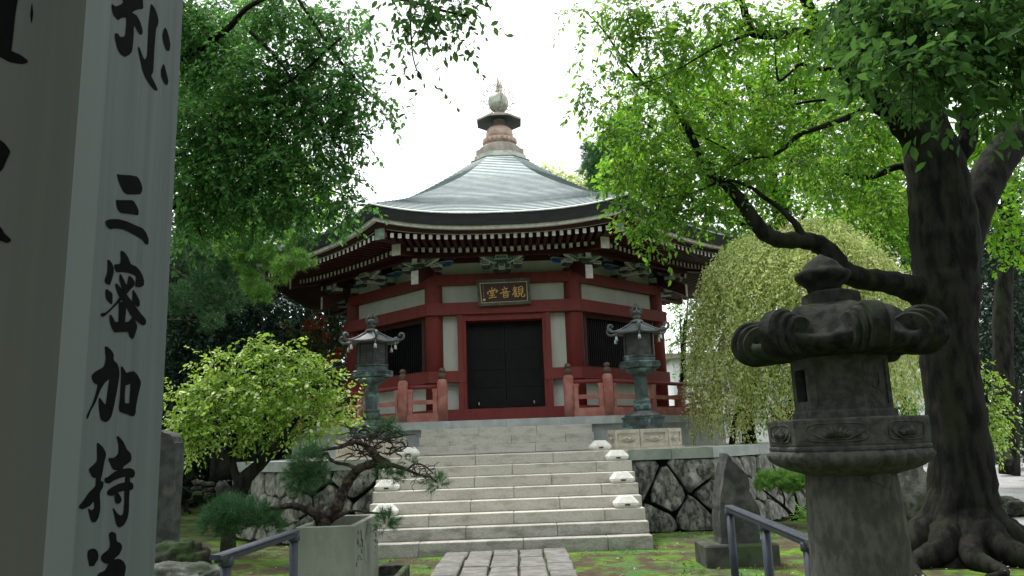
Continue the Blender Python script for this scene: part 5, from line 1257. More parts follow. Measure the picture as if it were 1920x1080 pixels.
st = slab_from([(1353, 1030), (1350, 990), (1349, 950), (1355, 905), (1360, 870), (1364, 850), (1374, 864), (1391, 880), (1403, 895), (1405, 920), (1423, 950), (1428, 985), (1424, 1015), (1428, 1032)], 9.85, .42, 'stone_stele', 'pointed dark slate stele on a low stone base, behind the right handrail', 'stele', MT['stele'], seed=2)
m = MB(); g0, g1 = P(1322, 1022, 9.75), P(1460, 1020, 9.75); m.bbox(g0.x, g1.x, 9.72, 10.35, -.05, (g0.z + g1.z) / 2, .02); m.build('plinth', MT['stele_base'], st)
slab_from([(270, 1080), (268, 812), (300, 806), (322, 816), (328, 830), (325, 900), (320, 1000), (318, 1060)], 8.6, .25, 'stone_stele', 'tall dark stone stele half hidden behind the wooden pillar', 'stele', MT['stele'], seed=4)
def rock(name, label, cat, c, r, m_, seed, squash=.6, pts=None):
    big = r[0] > .2; n = 56 if big else 20; k = 32 if big else 12; V = []; off = Vector((seed * 3.1, seed * 1.7, 0))
    for j in range(k + 1):
        th = math.pi * j / k
        for i in range(n):
            a = 2 * math.pi * i / n; d = Vector((math.sin(th) * math.cos(a), math.sin(th) * math.sin(a), math.cos(th)))
            f = 1 + .42 * mnoise.noise(d * 1.3 + off) + .20 * mnoise.noise(d * 3.1 + off) + .12 * mnoise.noise(d * 7 + off) + .05 * mnoise.noise(d * 17 + off)
            V.append((c[0] + math.copysign(abs(d.x) ** .8, d.x) * r[0] * f, c[1] + math.copysign(abs(d.y) ** .8, d.y) * r[1] * f, c[2] + math.copysign(abs(d.z) ** .75, d.z) * r[2] * f))
    Fc = [(j * n + i, j * n + (i + 1) % n, (j + 1) * n + (i + 1) % n, (j + 1) * n + i) for j in range(k) for i in range(n)]
    m = MB(); m.add(V, [q[::-1] for q in Fc]); o = m.build(name, m_, None, True); o['label'] = label; o['category'] = cat; return o
def rock_px(name, label, px, py, Y, wpx, hpx, m_, seed, dy=1.0):
    c = P(px, py, Y); rx = wpx / 2 / F_PX * Y; rz = hpx / 2 / F_PX * Y
    return rock(name, label, 'rock', (c.x, c.y, c.z), (rx, rx * dy, rz), m_, seed)
rock_px('garden_rock', 'dark mossy garden rock at lower left, between the stele and the handrail', 330, 1055, 7.6, 100, 66, MT['rock'], 1, .8)
rock_px('garden_rock', 'pale flat rock cut by the bottom edge of the picture, at lower left', 340, 1092, 6.6, 130, 58, MT['rock_pale'], 2, .8)
rock_px('garden_rock', 'broad grey-green boulder behind the stone lantern, left of the big tree trunk', 1702, 925, 12.2, 84, 118, MT['rock_pale'], 3, .6)
rock_px('garden_rock', 'low squared kerb rock left of the big tree trunk', 1722, 962, 13.4, 60, 34, MT['rock'], 4, .8)
rock_px('garden_rock', 'low mossy kerb rock right of the big tree trunk', 1886, 951, 13.4, 62, 30, MT['rock'], 5, .8)
rock_px('garden_rock', 'round dark boulder under the bright shrub, right of the big tree', 1868, 845, 19.5, 46, 50, MT['rock'], 6, .8)
rock_px('garden_rock', 'low reddish stone behind the lantern beyond the retaining wall', 1725, 852, 21, 50, 20, MT['rock'], 7, .8)
rock_px('garden_rock', 'pale angular block by the left end of the retaining wall', 418, 917, 15.5, 28, 26, MT['stele'], 8, .8)
for i, (px, py) in enumerate([(372, 905), (372, 915), (373, 925), (392, 908), (393, 918), (392, 927)]):
    o = rock_px('stacked_stone', ('%s flat stone of the left stone heap in the dark' if i < 3 else '%s flat stone of the right stone heap in the dark') % ('top', 'middle', 'bottom')[i % 3], px, py, 16.5, 22, 9, MT['rock'], 20 + i, .8); o['group'] = 'flat stones stacked in the shade at left'; o['category'] = 'stone'

# ================================================================== TREES
def stalks(parent, data, m_, name='twigs'):
    fast(name, data[0], data[1], m_, parent)
def add_crown(parent, blobs, n, size, leaf, seed, bark=None, **kw):
    o, tw = crown('crown', blobs, n, size, leaf, parent, seed, **kw)
    if tw and bark: stalks(parent, tw, bark)
    return o

# big tree on the right
def build_big_tree():
    t = thing('broadleaf_tree', 'huge dark tree at right, its low limb crossing behind the stone lantern', 'tree', (5.3, 9.9, 0))
    rg = random.Random(31); m = MB(); Y = 9.9
    limb(m, [(1802, 1062, Y, 225), (1802, 1018, Y, 168), (1810, 973, Y, 134), (1805, 930, Y, 118), (1801, 855, Y, 106), (1790, 760, Y, 100), (1780, 677, Y, 99), (1775, 620, Y, 105), (1772, 562, Y, 118), (1774, 510, Y, 118), (1770, 440, Y, 120), (1762, 358, Y, 114), (1748, 290, Y, 104), (1735, 235, Y, 84), (1726, 150, Y - .1, 62), (1720, 60, Y - .3, 52), (1715, -60, Y - .5, 42)], 26, 5, .035, rg, .02)
    limb(m, [(1745, 300, Y, 56), (1705, 240, Y - .1, 62), (1660, 195, Y - .3, 44), (1625, 165, Y - .4, 40), (1590, 130, Y - .6, 36), (1555, 80, Y - .8, 30), (1520, 20, Y - 1, 24), (1490, -50, Y - 1.2, 18)], 12, 5, .06, rg, .04)
    limb(m, [(1770, 310, Y, 52), (1800, 288, Y - .1, 38), (1816, 255, Y - .1, 36), (1812, 225, Y - .1, 34), (1828, 195, Y - .2, 30), (1850, 150, Y - .3, 28), (1870, 60, Y - .6, 24), (1890, -40, Y - .9, 18)], 12, 5, .06, rg, .05)
    limb(m, [(1795, 500, Y, 70), (1820, 415, Y + .1, 66), (1848, 345, Y + .3, 66), (1880, 290, Y + .5, 66), (1930, 235, Y + .7, 60), (2010, 170, Y + 1, 50), (2090, 60, Y + 1.2, 36)], 14, 5, .04, rg, .03)
    limb(m, [(1775, 580, Y, 75), (1738, 558, Y, 56), (1705, 540, Y - .1, 50), (1660, 528, Y - .2, 44), (1615, 522, Y - .3, 42), (1580, 508, Y - .3, 44), (1560, 480, Y - .3, 40), (1535, 458, Y - .3, 36), (1500, 450, Y - .4, 33), (1462, 450, Y - .5, 31), (1430, 434, Y - .5, 30), (1408, 405, Y - .5, 28), (1385, 372, Y - .5, 24), (1360, 345, Y - .5, 21), (1335, 330, Y - .5, 18), (1312, 290, Y - .5, 16), (1285, 232, Y - .5, 14), (1255, 190, Y - .5, 9), (1215, 165, Y - .5, 7), (1175, 120, Y - .5, 5), (1130, 55, Y - .5, 4), (1095, 20, Y - .5, 2)], 12, 5, .05, rg, .05)
    limb(m, [(1508, 452, Y - .4, 22), (1495, 425, Y - .5, 15), (1478, 405, Y - .5, 12), (1455, 385, Y - .5, 10), (1430, 368, Y - .6, 9), (1405, 350, Y - .6, 8), (1360, 338, Y - .6, 6), (1300, 360, Y - .6, 4), (1230, 372, Y - .7, 3)], 8, 5, .06, rg, .06)
    limb(m, [(1690, 232, Y - .2, 22), (1630, 204, Y - .3, 12), (1585, 222, Y - .3, 12), (1540, 238, Y - .4, 11), (1500, 252, Y - .4, 10), (1470, 278, Y - .5, 9), (1445, 292, Y - .5, 7), (1400, 300, Y - .5, 4), (1340, 330, Y - .5, 3)], 8, 5, .05, rg, .05)
    limb(m, [(1625, 165, Y - .4, 20), (1590, 180, Y - .5, 9), (1560, 186, Y - .5, 7), (1520, 190, Y - .5, 6), (1470, 200, Y - .6, 4)], 7, 4, .05, rg, .05)
    limb(m, [(1560, 130, Y - .6, 9), (1520, 128, Y - .7, 8), (1500, 120, Y - .7, 7), (1478, 140, Y - .7, 6), (1460, 150, Y - .7, 5), (1455, 120, Y - .7, 4), (1452, 80, Y - .7, 3)], 6, 4, .05, rg, .06)
    limb(m, [(1575, 100, Y - .8, 14), (1510, 60, Y - .9, 17), (1465, 65, Y - 1, 19), (1415, 62, Y - 1.1, 20), (1400, 35, Y - 1.1, 18), (1385, 0, Y - 1.2, 12), (1330, -20, Y - 1.2, 8), (1240, 0, Y - 1.3, 4)], 9, 5, .06, rg, .05)
    limb(m, [(1400, 300, Y - .5, 5), (1300, 250, Y - .6, 3), (1260, 262, Y - .6, 2)], 5, 4); limb(m, [(1410, 62, Y - 1.1, 8), (1340, 90, Y - 1.2, 5), (1270, 130, Y - 1.2, 3), (1200, 160, Y - 1.3, 2)], 5, 4)
    limb(m, [(1745, 340, Y + .1, 30), (1690, 312, Y + .3, 15), (1640, 330, Y + .4, 12), (1600, 330, Y + .5, 9), (1560, 310, Y + .6, 5)], 8, 5, .06, rg, .05)
    m.build('trunk', MT['bark'], t, True)
    # roots
    m = MB()
    for a, l, r in ((-3.0, 1.7, .30), (-2.45, 1.6, .30), (-1.9, 1.3, .30), (-1.35, 1.4, .32), (-.8, 1.5, .30), (-.2, 1.7, .3), (.6, 1.3, .28), (2.6, 1.4, .28), (1.6, 1.2, .28)):
        pts = [(5.30 + .12 * math.cos(a), 9.9 + .12 * math.sin(a), .95)]
        for k in range(1, 8):
            u = k / 7; wob = .16 * math.sin(k * 1.3 + a * 3) * u
            pts.append((5.30 + (.16 + l * u ** 1.3) * math.cos(a + wob), 9.9 + (.16 + l * u ** 1.3) * math.sin(a + wob), .80 * math.exp(-u * 4.2) + .015 - .05 * u))
        m.tube([tuple(q) for q in spline(pts, 4)], [max(.04, r * (1 - .95 * (i / 28) ** .8)) * min(1, .35 + .65 * i / 7) for i in range(29)], 12, 0, True, .07, rg)
    m.build('roots', MT['bark'], t, True)
    mid = []
    for q in [(1085, 25, 9.3, 26, .5), (1100, 70, 9.3, 24, .5), (1085, 110, 9.3, 22, .5), (1100, 155, 9.3, 26, .6), (1095, 190, 9.3, 20, .4), (1150, 60, 9.2, 30, .5), (1180, 20, 9, 40, 1), (1240, 20, 9, 40, .9), (1210, 70, 9, 34, .9), (1260, 90, 8.8, 36, .8), (1150, 130, 9.3, 26, .6), (1190, 170, 9.2, 34, .7), (1140, 200, 9.3, 28, .6), (1250, 160, 9, 36, .8),
              (1320, 40, 8.8, 40, .7), (1310, 110, 8.8, 38, .7), (1370, 90, 8.8, 40, .7), (1420, 30, 8.6, 36, .8), (1350, 20, 8.6, 30, .6), (1480, 40, 8.6, 40, .8), (1540, 60, 8.4, 45, .9), (1600, 40, 8.0, 50, 1.1),
              (1150, 250, 9.2, 30, .9), (1210, 250, 9.4, 46, 1), (1280, 220, 9.4, 46, .9), (1350, 200, 9.4, 46, .9), (1180, 320, 9.4, 44, 1), (1250, 330, 9.4, 50, 1), (1320, 310, 9.4, 46, 1), (1390, 290, 9.4, 46, 1), (1450, 240, 9.4, 46, .9), (1440, 180, 9.2, 40, .7), (1500, 300, 9.8, 46, .8),
              (1180, 385, 9.3, 26, 1), (1230, 400, 9.3, 34, 1), (1290, 390, 9.3, 38, 1), (1340, 400, 9.3, 34, .8), (1400, 360, 9.5, 36, .7), (1220, 440, 9.2, 20, .6), (1180, 430, 9.2, 14, .5), (1250, 455, 9.2, 12, .4), (1560, 340, 10.2, 50, .8), (1620, 290, 10.2, 50, .8), (1660, 380, 10.6, 46, .8), (1550, 230, 9.8, 40, .6), (1620, 230, 9.8, 40, .6)]: mid.append(q)
    add_crown(t, blobs_px(mid), 17000, .085, LF['camphor'], 41, MT['bark_thin'], droop=.45, W=.46)
    near = [(1590, -10, 5.6, 50), (1650, 0, 5.2, 60), (1730, -10, 5, 70), (1820, 0, 4.8, 70), (1900, 0, 5, 70), (1650, 60, 5, 50), (1720, 60, 4.8, 55), (1800, 60, 4.7, 55), (1880, 70, 4.8, 60), (1690, 120, 4.6, 42), (1750, 130, 4.6, 40), (1840, 120, 4.8, 45), (1905, 140, 4.9, 36), (1640, 125, 5, 30), (1600, 110, 5.2, 22), (1685, 175, 4.6, 14), (1775, 165, 4.7, 20), (1895, 185, 5, 18, .6), (1635, 165, 5, 14)]
    add_crown(t, blobs_px(near), 3400, .100, LF['near'], 43, MT['bark_thin'], droop=.5, W=.5, spray=8)
    far_ = [(1700, 150, 9, 60, .8), (1800, 80, 9, 60, .8), (1880, 200, 9, 50, .6), (1650, 60, 9, 60, .8), (1850, 30, 9, 60, .8)]
    add_crown(t, blobs_px(far_), 1800, .09, LF['near'], 46, MT['bark_thin'], droop=.5, W=.5, spray=8)
    # crown overhead and beyond the frame (shades the lantern and pillar)
    hi = []
    r3 = random.Random(5)
    for i in range(64):
        x, y = r3.uniform(-4, 11), r3.uniform(-6, 12); z = 5.2 + .62 * max(0, y) + r3.uniform(-.3, 2.4)
        if x < 4 and y > 5.5: continue
        hi.append((np.array([x, y, z]), np.array([1.3, 1.3, .7]), 1))
    add_crown(t, hi, 44000, .22, LF['near'], 44, None, droop=.4, W=.6, shape=0, twigs=False)
build_big_tree()

def build_left_tree():
    t = thing('broadleaf_tree', 'dense deep-green tree filling the upper left, trunk hidden behind the wooden pillar', 'tree', (-5.6, 9.2, 0))
    rg = random.Random(32); m = MB(); Y = 9.2
    limb(m, [(170, 1100, Y, 110), (180, 900, Y, 80), (190, 700, Y, 72), (205, 500, Y, 68), (215, 350, Y, 62), (235, 220, Y, 52), (270, 100, Y, 40), (320, 0, Y - .2, 30), (380, -80, Y - .4, 20)], 16, 5, .05, rg, .03)
    for pts in ([(215, 360, Y, 30), (280, 300, Y, 20), (350, 250, Y, 14), (430, 200, Y, 10), (500, 170, Y - .2, 8), (560, 140, Y - .4, 6), (640, 70, Y - .6, 4)], [(210, 430, Y, 26), (290, 400, Y, 16), (370, 370, Y, 11), (450, 360, Y, 8), (530, 340, Y - .2, 6), (600, 350, Y - .3, 4), (680, 380, Y - .3, 2)],
                [(240, 210, Y, 26), (330, 120, Y, 18), (420, 60, Y - .4, 13), (470, 10, Y - .8, 10), (560, -20, Y - 1.5, 9), (680, -10, Y - 2.5, 9), (760, 0, 6.3, 8), (830, 20, 6, 6), (880, 30, 6, 3)], [(470, 60, 8.8, 8), (520, 110, 8.6, 7), (560, 170, 8.6, 6), (600, 230, 8.6, 5), (640, 280, 8.6, 3)],
                [(560, 0, 8.6, 7), (600, 60, 8.6, 6), (650, 130, 8.6, 5), (700, 180, 8.5, 3)], [(600, 260, 8.8, 4), (700, 250, 8.6, 2)], [(770, 0, 6.2, 6), (770, 50, 6, 4), (775, 110, 6, 3), (790, 150, 6, 2)], [(500, 170, 9, 5), (500, 260, 9, 5), (505, 340, 9, 3)], [(380, 370, 9, 6), (372, 420, 9, 4), (380, 450, 9, 2)]):
        limb(m, pts, 8, 5, .06, rg, .05)
    m.build('trunk', MT['bark'], t, True)
    B = [(370, 60, 9, 70), (450, 40, 10, 70, .8), (540, 30, 9, 60, .7), (630, 40, 8.8, 55, .7), (690, 60, 8.6, 30, .5), (380, 150, 9.5, 75), (470, 140, 8.8, 70), (560, 120, 9, 60, .8), (640, 130, 8.8, 50, .7), (700, 130, 8.5, 30, .5), (725, 190, 8.5, 20, .5), (600, 190, 8.8, 55, .8), (680, 200, 8.6, 42, .7), (730, 225, 8.6, 16, .4), (370, 250, 9, 80, 1.2), (460, 230, 9.2, 80, 1.2), (540, 230, 9, 65), (620, 260, 8.8, 45, .8), (680, 262, 8.7, 25, .5),
         (370, 340, 9, 70, 1.2), (460, 320, 9, 75, 1.2), (550, 310, 9, 60), (620, 330, 8.8, 42), (665, 320, 8.8, 24, .6), (390, 410, 9.2, 45, 1), (470, 395, 9, 45), (545, 385, 9, 45), (610, 390, 8.9, 35), (650, 385, 8.9, 28), (685, 390, 8.8, 16, 1), (560, 420, 9, 24, .7), (480, 430, 9, 24, .7), (350, 440, 9, 24)]
    B += [(500, 20, 9, 55, .9), (590, 90, 9, 50, .9), (650, 170, 8.7, 45, .9), (560, 170, 9, 50, .9), (640, 220, 8.7, 40, .8), (420, 90, 9.4, 55, .9), (345, 30, 9, 50)]
    add_crown(t, blobs_px(B), 38000, .074, LF['left'], 51, MT['bark_thin'], droop=.5, W=.5)
    N = [(735, 5, 6, 34, .9), (790, 0, 6, 40, 1.2), (850, 0, 6, 40, 1.2), (890, 10, 6, 20, .8), (780, 45, 6, 30), (825, 45, 6, 30), (735, 50, 6, 14, .6), (855, 65, 6, 10, .6), (870, 85, 6, 10, .5), (765, 90, 6, 14, .8), (780, 140, 6, 18, .7), (800, 150, 6, 10, .5), (750, 130, 6, 8, .4), (740, 90, 6, 8, .3), (900, 40, 6, 10, .5)]
    add_crown(t, blobs_px(N), 620, .085, LF['near'], 52, MT['bark_thin'], droop=.5, W=.5, spray=7)
    r3 = random.Random(6); hi = []  # unseen leaf masses added to shade the foreground and the temple's left faces
    for i in range(34):
        x, y = r3.uniform(-11, -.5), r3.uniform(-6, 8); z = 5.0 + .62 * max(0, y) + r3.uniform(-.2, 2); hi.append((np.array([x, y, z]), np.array([1.3, 1.3, .7]), 1))
    for i in range(46): hi.append((np.array([r3.uniform(-17, -8), r3.uniform(10, 22), r3.uniform(3, 13)]), np.array([1.5, 1.5, 1.3]), 1))
    add_crown(t, hi, 46000, .22, LF['near'], 54, None, droop=.4, W=.6, shape=0, twigs=False)
build_left_tree()

def build_small_tree():
    Y = 12.0
    t = thing('leafy_shrub_tree', 'small bright yellow-green leafy tree with a dark forked trunk, left of the stairs', 'tree', tuple(P(430, 1045, Y)))
    rg = random.Random(33); m = MB()
    limb(m, [(428, 1050, Y, 34), (428, 1010, Y, 26), (436, 965, Y, 27), (448, 925, Y, 32), (462, 895, Y, 27), (490, 868, Y, 21), (512, 845, Y - .1, 18), (535, 815, Y - .2, 12), (560, 780, Y - .3, 7)], 12, 5, .06, rg, .04)
    limb(m, [(452, 915, Y, 22), (440, 885, Y, 14), (436, 850, Y, 12), (440, 820, Y, 10), (425, 770, Y, 7), (410, 730, Y, 4)], 8, 5, .06, rg, .04)
    limb(m, [(500, 855, Y, 10), (500, 800, Y, 9), (490, 740, Y, 6), (495, 680, Y, 3)], 7, 5); limb(m, [(520, 840, Y, 9), (580, 800, Y, 7), (640, 770, Y - .2, 4)], 6, 5); limb(m, [(438, 850, Y, 8), (390, 810, Y, 6), (345, 790, Y, 3)], 6, 5)
    m.build('trunk', MT['bark'], t, True)
    B = [(490, 660, Y, 34), (430, 690, Y, 40), (540, 675, Y, 42), (590, 690, Y, 32), (385, 690, Y, 16, .7), (370, 730, Y, 36), (340, 735, Y, 20), (430, 740, Y, 50), (500, 730, Y, 55), (570, 730, Y, 50), (620, 720, Y, 26), (380, 780, Y, 40), (345, 790, Y, 22), (440, 790, Y, 45), (510, 785, Y, 45), (570, 785, Y, 42), (615, 780, Y, 26), (370, 825, Y, 24), (350, 835, Y, 16), (420, 820, Y, 24), (580, 820, Y, 18), (480, 820, Y, 20), (550, 815, Y, 20), (498, 632, Y, 12, .8), (470, 640, Y, 12, .7), (375, 665, Y, 10, .7), (660, 745, Y - .2, 12, .8), (675, 738, Y - .2, 6, .5), (650, 790, Y - .3, 14, .8), (680, 795, Y - .3, 10, .5), (640, 760, Y - .2, 16)]
    BB = [(c_, r_ * np.array([1.05, 1, .62]), w_) for c_, r_, w_ in blobs_px(B, 1.4)]
    add_crown(t, BB, 12500, .072, LF['bright'], 61, MT['bark_thin'], droop=.35, W=.52, spray=9, slen=.30)
build_small_tree()

def build_weeping():
    Y = 16.4
    b = P(1408, 832, 17)
    t = thing('weeping_tree', 'round weeping tree, a pale green curtain of hanging leaves behind the stone lantern', 'tree', (b.x, 17, 1.1))
    rg = np.random.default_rng(71); r2 = random.Random(3); m = MB()
    limb(m, [(1408, 845, 17, 30), (1402, 800, 17, 24), (1400, 740, 17, 22), (1415, 660, 17, 20), (1450, 560, 17, 17), (1490, 480, 17, 12), (1510, 430, 17, 6)], 10, 5, .05, r2, .03)
    limb(m, [(1372, 835, 17, 12), (1378, 790, 17, 10), (1395, 730, 17, 9)], 7, 4); limb(m, [(1450, 560, 17, 12), (1560, 470, 17, 9), (1640, 450, 17, 5)], 7, 4); limb(m, [(1415, 640, 17, 11), (1370, 540, 17, 8), (1340, 480, 17, 4)], 7, 4)
    m.build('trunk', MT['bark'], t, True)
    c = np.array(P(1508, 600, Y + .3)); RX, RY, RZ = 2.2, 1.9, 3.35
    ns = 4300; V0, D0, N0, L0 = [], [], [], []
    SV = []
    for i in range(ns):
        a = rg.random() * 2 * math.pi; rr = rg.random() ** .55; x, y = rr * math.cos(a), rr * math.sin(a)
        if y > .55 and rg.random() < .6: y = -y
        top = math.sqrt(max(0, 1 - x * x - y * y)) ** .8
        lump = 1 + .07 * math.sin(x * 9 + y * 5) + .05 * math.sin(x * 23 + y * 17)
        z = c[2] - .6 + top * RZ * .82 * (1 + .05 * math.sin(7 * x))
        if math.sin(a * 7 + rr * 9) * math.sin(x * 13 - y * 6 + 1) < -.35 and rg.random() < .8: continue
        if rg.random() < .55 and rr > .5: z -= rg.random() * (z - 2.2)
        p = np.array([c[0] + x * RX * lump, c[1] + y * RY, z])
        left = max(0, -x - .1)
        length = rg.uniform(.35, 1.15) * (1 + .9 * left)
        length = min(length, p[2] - (1.9 if x > -.45 else 1.25) + rg.uniform(-.3, .4))
        if length < .15: continue
        n = int(length / .05); out = np.array([x, y, 0.]) * .35; q = p.copy(); pts = [q.copy()]
        for k in range(n):
            u = k / max(1, n - 1); dr = norm((out * (1 - u) + np.array([.35 * math.sin(i * 2.3 + k * .25), .25 * math.cos(i * 1.7 + k * .2), -.35 - .7 * u]))[None])[0]
            q = q + dr * .05; pts.append(q.copy())
            for _ in range(2 if k % 2 else 1):
                V0.append(q + rg.normal(size=3) * .025); D0.append(dr * .7 + rg.normal(size=3) * .55); N0.append(rg.normal(size=3) + np.array([x * .5, -1.0, .8])); L0.append(.07 * (.6 + .7 * rg.random()))
        if i % 3 == 0: SV.append(pts)
    Vv, Fc = leaf_mesh(np.array(V0), norm(np.array(D0)), norm(np.array(N0)), np.array(L0), .45, 1)
    fast('crown', Vv, Fc, LF['weep'], t)
    m = MB()
    for pts in SV: m.tube(pts[::4] + [pts[-1]], .004, 3)
    m.build('hanging_twigs', MT['bark_thin'], t)
    # leafy inner mass
    add_crown(t, blobs_px([(1508, 520, 17.2, 130), (1420, 560, 16.9, 90), (1600, 520, 17.2, 90), (1370, 620, 16.7, 60), (1440, 650, 16.9, 80), (1540, 620, 17.2, 100), (1350, 710, 16.6, 50), (1420, 740, 16.8, 50), (1340, 780, 16.5, 30), (1640, 560, 17.4, 60), (1500, 450, 17.3, 70), (1580, 450, 17.3, 60)]), 15000, .07, LF['weep'], 73, MT['bark_thin'], droop=1.1, W=.42)
    add_crown(t, blobs_px([(1440, 700, 17, 80), (1400, 760, 17, 45, .8), (1440, 780, 17, 40), (1500, 620, 17.4, 120), (1600, 560, 17.6, 90), (1380, 640, 17, 60)]), 4000, .09, LF['camphor'], 72, MT['bark_thin'], droop=.6)
build_weeping()

def simple_tree(name, label, cat, trunk, blobs, n, size, leaf, seed, bark='bark', dy=1.2, **kw):
    q = trunk[0]; p = P(q[0], q[1], q[2]); t = thing(name, label, cat, (p.x, p.y, 0)); m = MB(); r_ = random.Random(seed)
    limb(m, trunk, 10, 4, .05, r_, .03)
    # limbs reaching to the leaf masses
    for b in blobs[::3]:
        k = trunk[len(trunk) // 2 + (hash((b[0], b[1])) % max(1, len(trunk) // 2))]
        limb(m, [(k[0], k[1], k[2], k[3] * .5), ((k[0] + b[0]) / 2, (k[1] + b[1]) / 2 + 12, (k[2] + b[2]) / 2, k[3] * .3), (b[0], b[1], b[2], 3)], 6, 4, .05, r_, .05)
    m.build('trunk', MT[bark], t, True)
    add_crown(t, blobs_px(blobs, dy), n, size, LF[leaf], seed, MT['bark_thin'], **kw); return t

# trees beyond, right side
simple_tree('maple_tree', 'bright backlit lime-green tree behind the big tree, over the right end of the temple roof', 'tree', [(1500, 800, 19, 40), (1490, 600, 19, 34), (1470, 450, 19, 28), (1440, 300, 19, 20), (1400, 150, 19, 10)],
            [(1180, 200, 18, 40, .6), (1230, 150, 18.5, 60, .7), (1300, 130, 18.5, 70), (1180, 270, 18, 46), (1250, 240, 18, 60), (1330, 220, 18.5, 70), (1400, 160, 19, 80), (1480, 120, 19, 80), (1170, 330, 17.5, 40), (1230, 330, 17.5, 55), (1310, 310, 18, 60), (1400, 260, 18.5, 70), (1480, 220, 19, 80), (1560, 160, 19.5, 80), (1640, 120, 20, 80), (1560, 260, 19.5, 80), (1650, 230, 20, 80), (1450, 330, 18.5, 60), (1540, 340, 19.5, 60), (1630, 340, 20, 60), (1350, 370, 18, 40), (1230, 380, 17.3, 30), (1420, 380, 18.5, 30), (1410, 440, 19, 40), (1470, 400, 19, 40), (1690, 430, 20, 50), (1640, 440, 20, 50), (1600, 400, 20, 50), (1340, 440, 19, 40), (1380, 60, 19, 60, .6), (1500, 40, 19, 70, .7)],
            34000, .15, 'lime', 81, droop=.4, shape=0, W=.6)
simple_tree('maple_tree', 'bright green tree seen between the two forks at the far right', 'tree', [(1885, 840, 22, 40), (1880, 600, 22, 34), (1890, 400, 22, 26), (1880, 250, 22, 14)],
            [(1700, 260, 22, 60), (1830, 60, 22, 80), (1900, 140, 22, 80), (1860, 240, 22, 60), (1720, 130, 22, 80), (1900, 320, 21, 60), (1830, 330, 21, 50), (1880, 400, 20, 46), (1900, 450, 20, 40), (1700, 370, 22, 60), (1620, 400, 22, 60), (1850, 300, 22, 50), (1640, 300, 22, 60)],
            14000, .17, 'lime', 82, droop=.4, shape=0, W=.6)
simple_tree('evergreen_tree', 'dark evergreen with a tall dark trunk at the far right edge', 'tree', [(1893, 890, 24, 36), (1893, 760, 24, 30), (1895, 600, 24, 28), (1900, 420, 24, 20)],
            [(1870, 460, 23, 50), (1900, 560, 23, 50), (1870, 620, 23, 40), (1910, 660, 23, 40), (1860, 480, 25, 50), (1910, 520, 25, 60), (1850, 560, 25, 50), (1900, 600, 25, 60), (1860, 640, 25, 40), (1930, 680, 25, 60), (1920, 440, 25, 50), (1680, 420, 26, 50), (1850, 720, 27, 50), (1920, 760, 27, 40), (1960, 820, 27, 60), (1870, 790, 28, 40)],
            21000, .16, 'dark', 83, droop=.7, shape=0, W=.5)
simple_tree('bright_shrub', 'bright green shrub just right of the big tree trunk, lit from above', 'shrub', [(1850, 855, 18.5, 8), (1850, 800, 18.5, 6), (1850, 740, 18.5, 4)],
            [(1845, 710, 18.5, 26), (1862, 750, 18.5, 26), (1850, 790, 18.5, 28), (1870, 790, 18.5, 18), (1866, 830, 18.5, 14), (1845, 830, 18.5, 14), (1836, 690, 18.5, 12)], 1800, .11, 'bright', 84, droop=.6, shape=0)
simple_tree('garden_shrub', 'loose green shrub filling the gap between the stone lantern and the big trunk', 'shrub', [(1700, 850, 20, 14), (1695, 760, 20, 10), (1690, 700, 20, 6)],
            [(1670, 690, 20, 30, .6), (1700, 740, 20, 34, .8), (1690, 660, 20.5, 34, .8), (1670, 750, 20, 26), (1710, 790, 20, 26), (1650, 700, 21, 24, .5)], 2000, .12, 'camphor', 85, droop=.6, shape=0)
simple_tree('young_tree', 'dark small-leaved tree between the temple corner and the weeping tree', 'tree', [(1280, 800, 26, 12), (1280, 700, 26, 10), (1285, 600, 26, 7)],
            [(1275, 590, 26, 20), (1300, 600, 26, 22, .6), (1270, 640, 26, 20), (1290, 560, 26, 24, .6), (1275, 690, 26, 16, .8), (1300, 690, 26, 16, .4), (1340, 620, 26, 30, .6), (1340, 540, 26, 30)], 2600, .13, 'camphor', 86, droop=.5, shape=0)
simple_tree('pale_tree', 'pale distant tree top just showing above the right slope of the roof', 'tree', [(1060, 420, 38, 14), (1055, 370, 38, 10), (1050, 330, 38, 6)],
            [(1030, 322, 38, 13), (1020, 318, 38, 8), (1060, 332, 38, 18), (1085, 340, 38, 22), (1050, 350, 38, 22), (1100, 360, 38, 26), (1130, 370, 38, 26)], 2800, .2, 'weep', 87, droop=.3, shape=0)
def pine_tree(name, label, trunk, pads, n, L, seed, leaf='pine', w=.006, m_=34, cone=.75, extra=None):
    p = P(trunk[0][0], trunk[0][1], trunk[0][2]); t = thing(name, label, 'pine tree', (p.x, p.y, 0)); mb = MB(); r_ = random.Random(seed); limb(mb, trunk, 10, 4, .05, r_, .03)
    for i, b in enumerate(pads):
        k = min(trunk, key=lambda q: abs(q[1] - b[1] + 10)); limb(mb, [(k[0], k[1], k[2], max(4, k[3] * .4)), ((k[0] + b[0]) / 2, (k[1] + b[1]) / 2, (k[2] + b[2]) / 2, 4), (b[0], b[1], b[2], 2)], 6, 4, .05, r_, .05)
    mb.build('trunk', MT['pinebark'], t, True)
    needles('crown', tufts_in(blobs_px(pads), n, seed, .5), m_, L, LF[leaf], t, seed + 1, w, cone)
    if extra: needles('crown', tufts_in(blobs_px(extra[0]), extra[1], seed + 5, .4), m_, L, LF[extra[2]], t, seed + 6, w, cone)
    return t
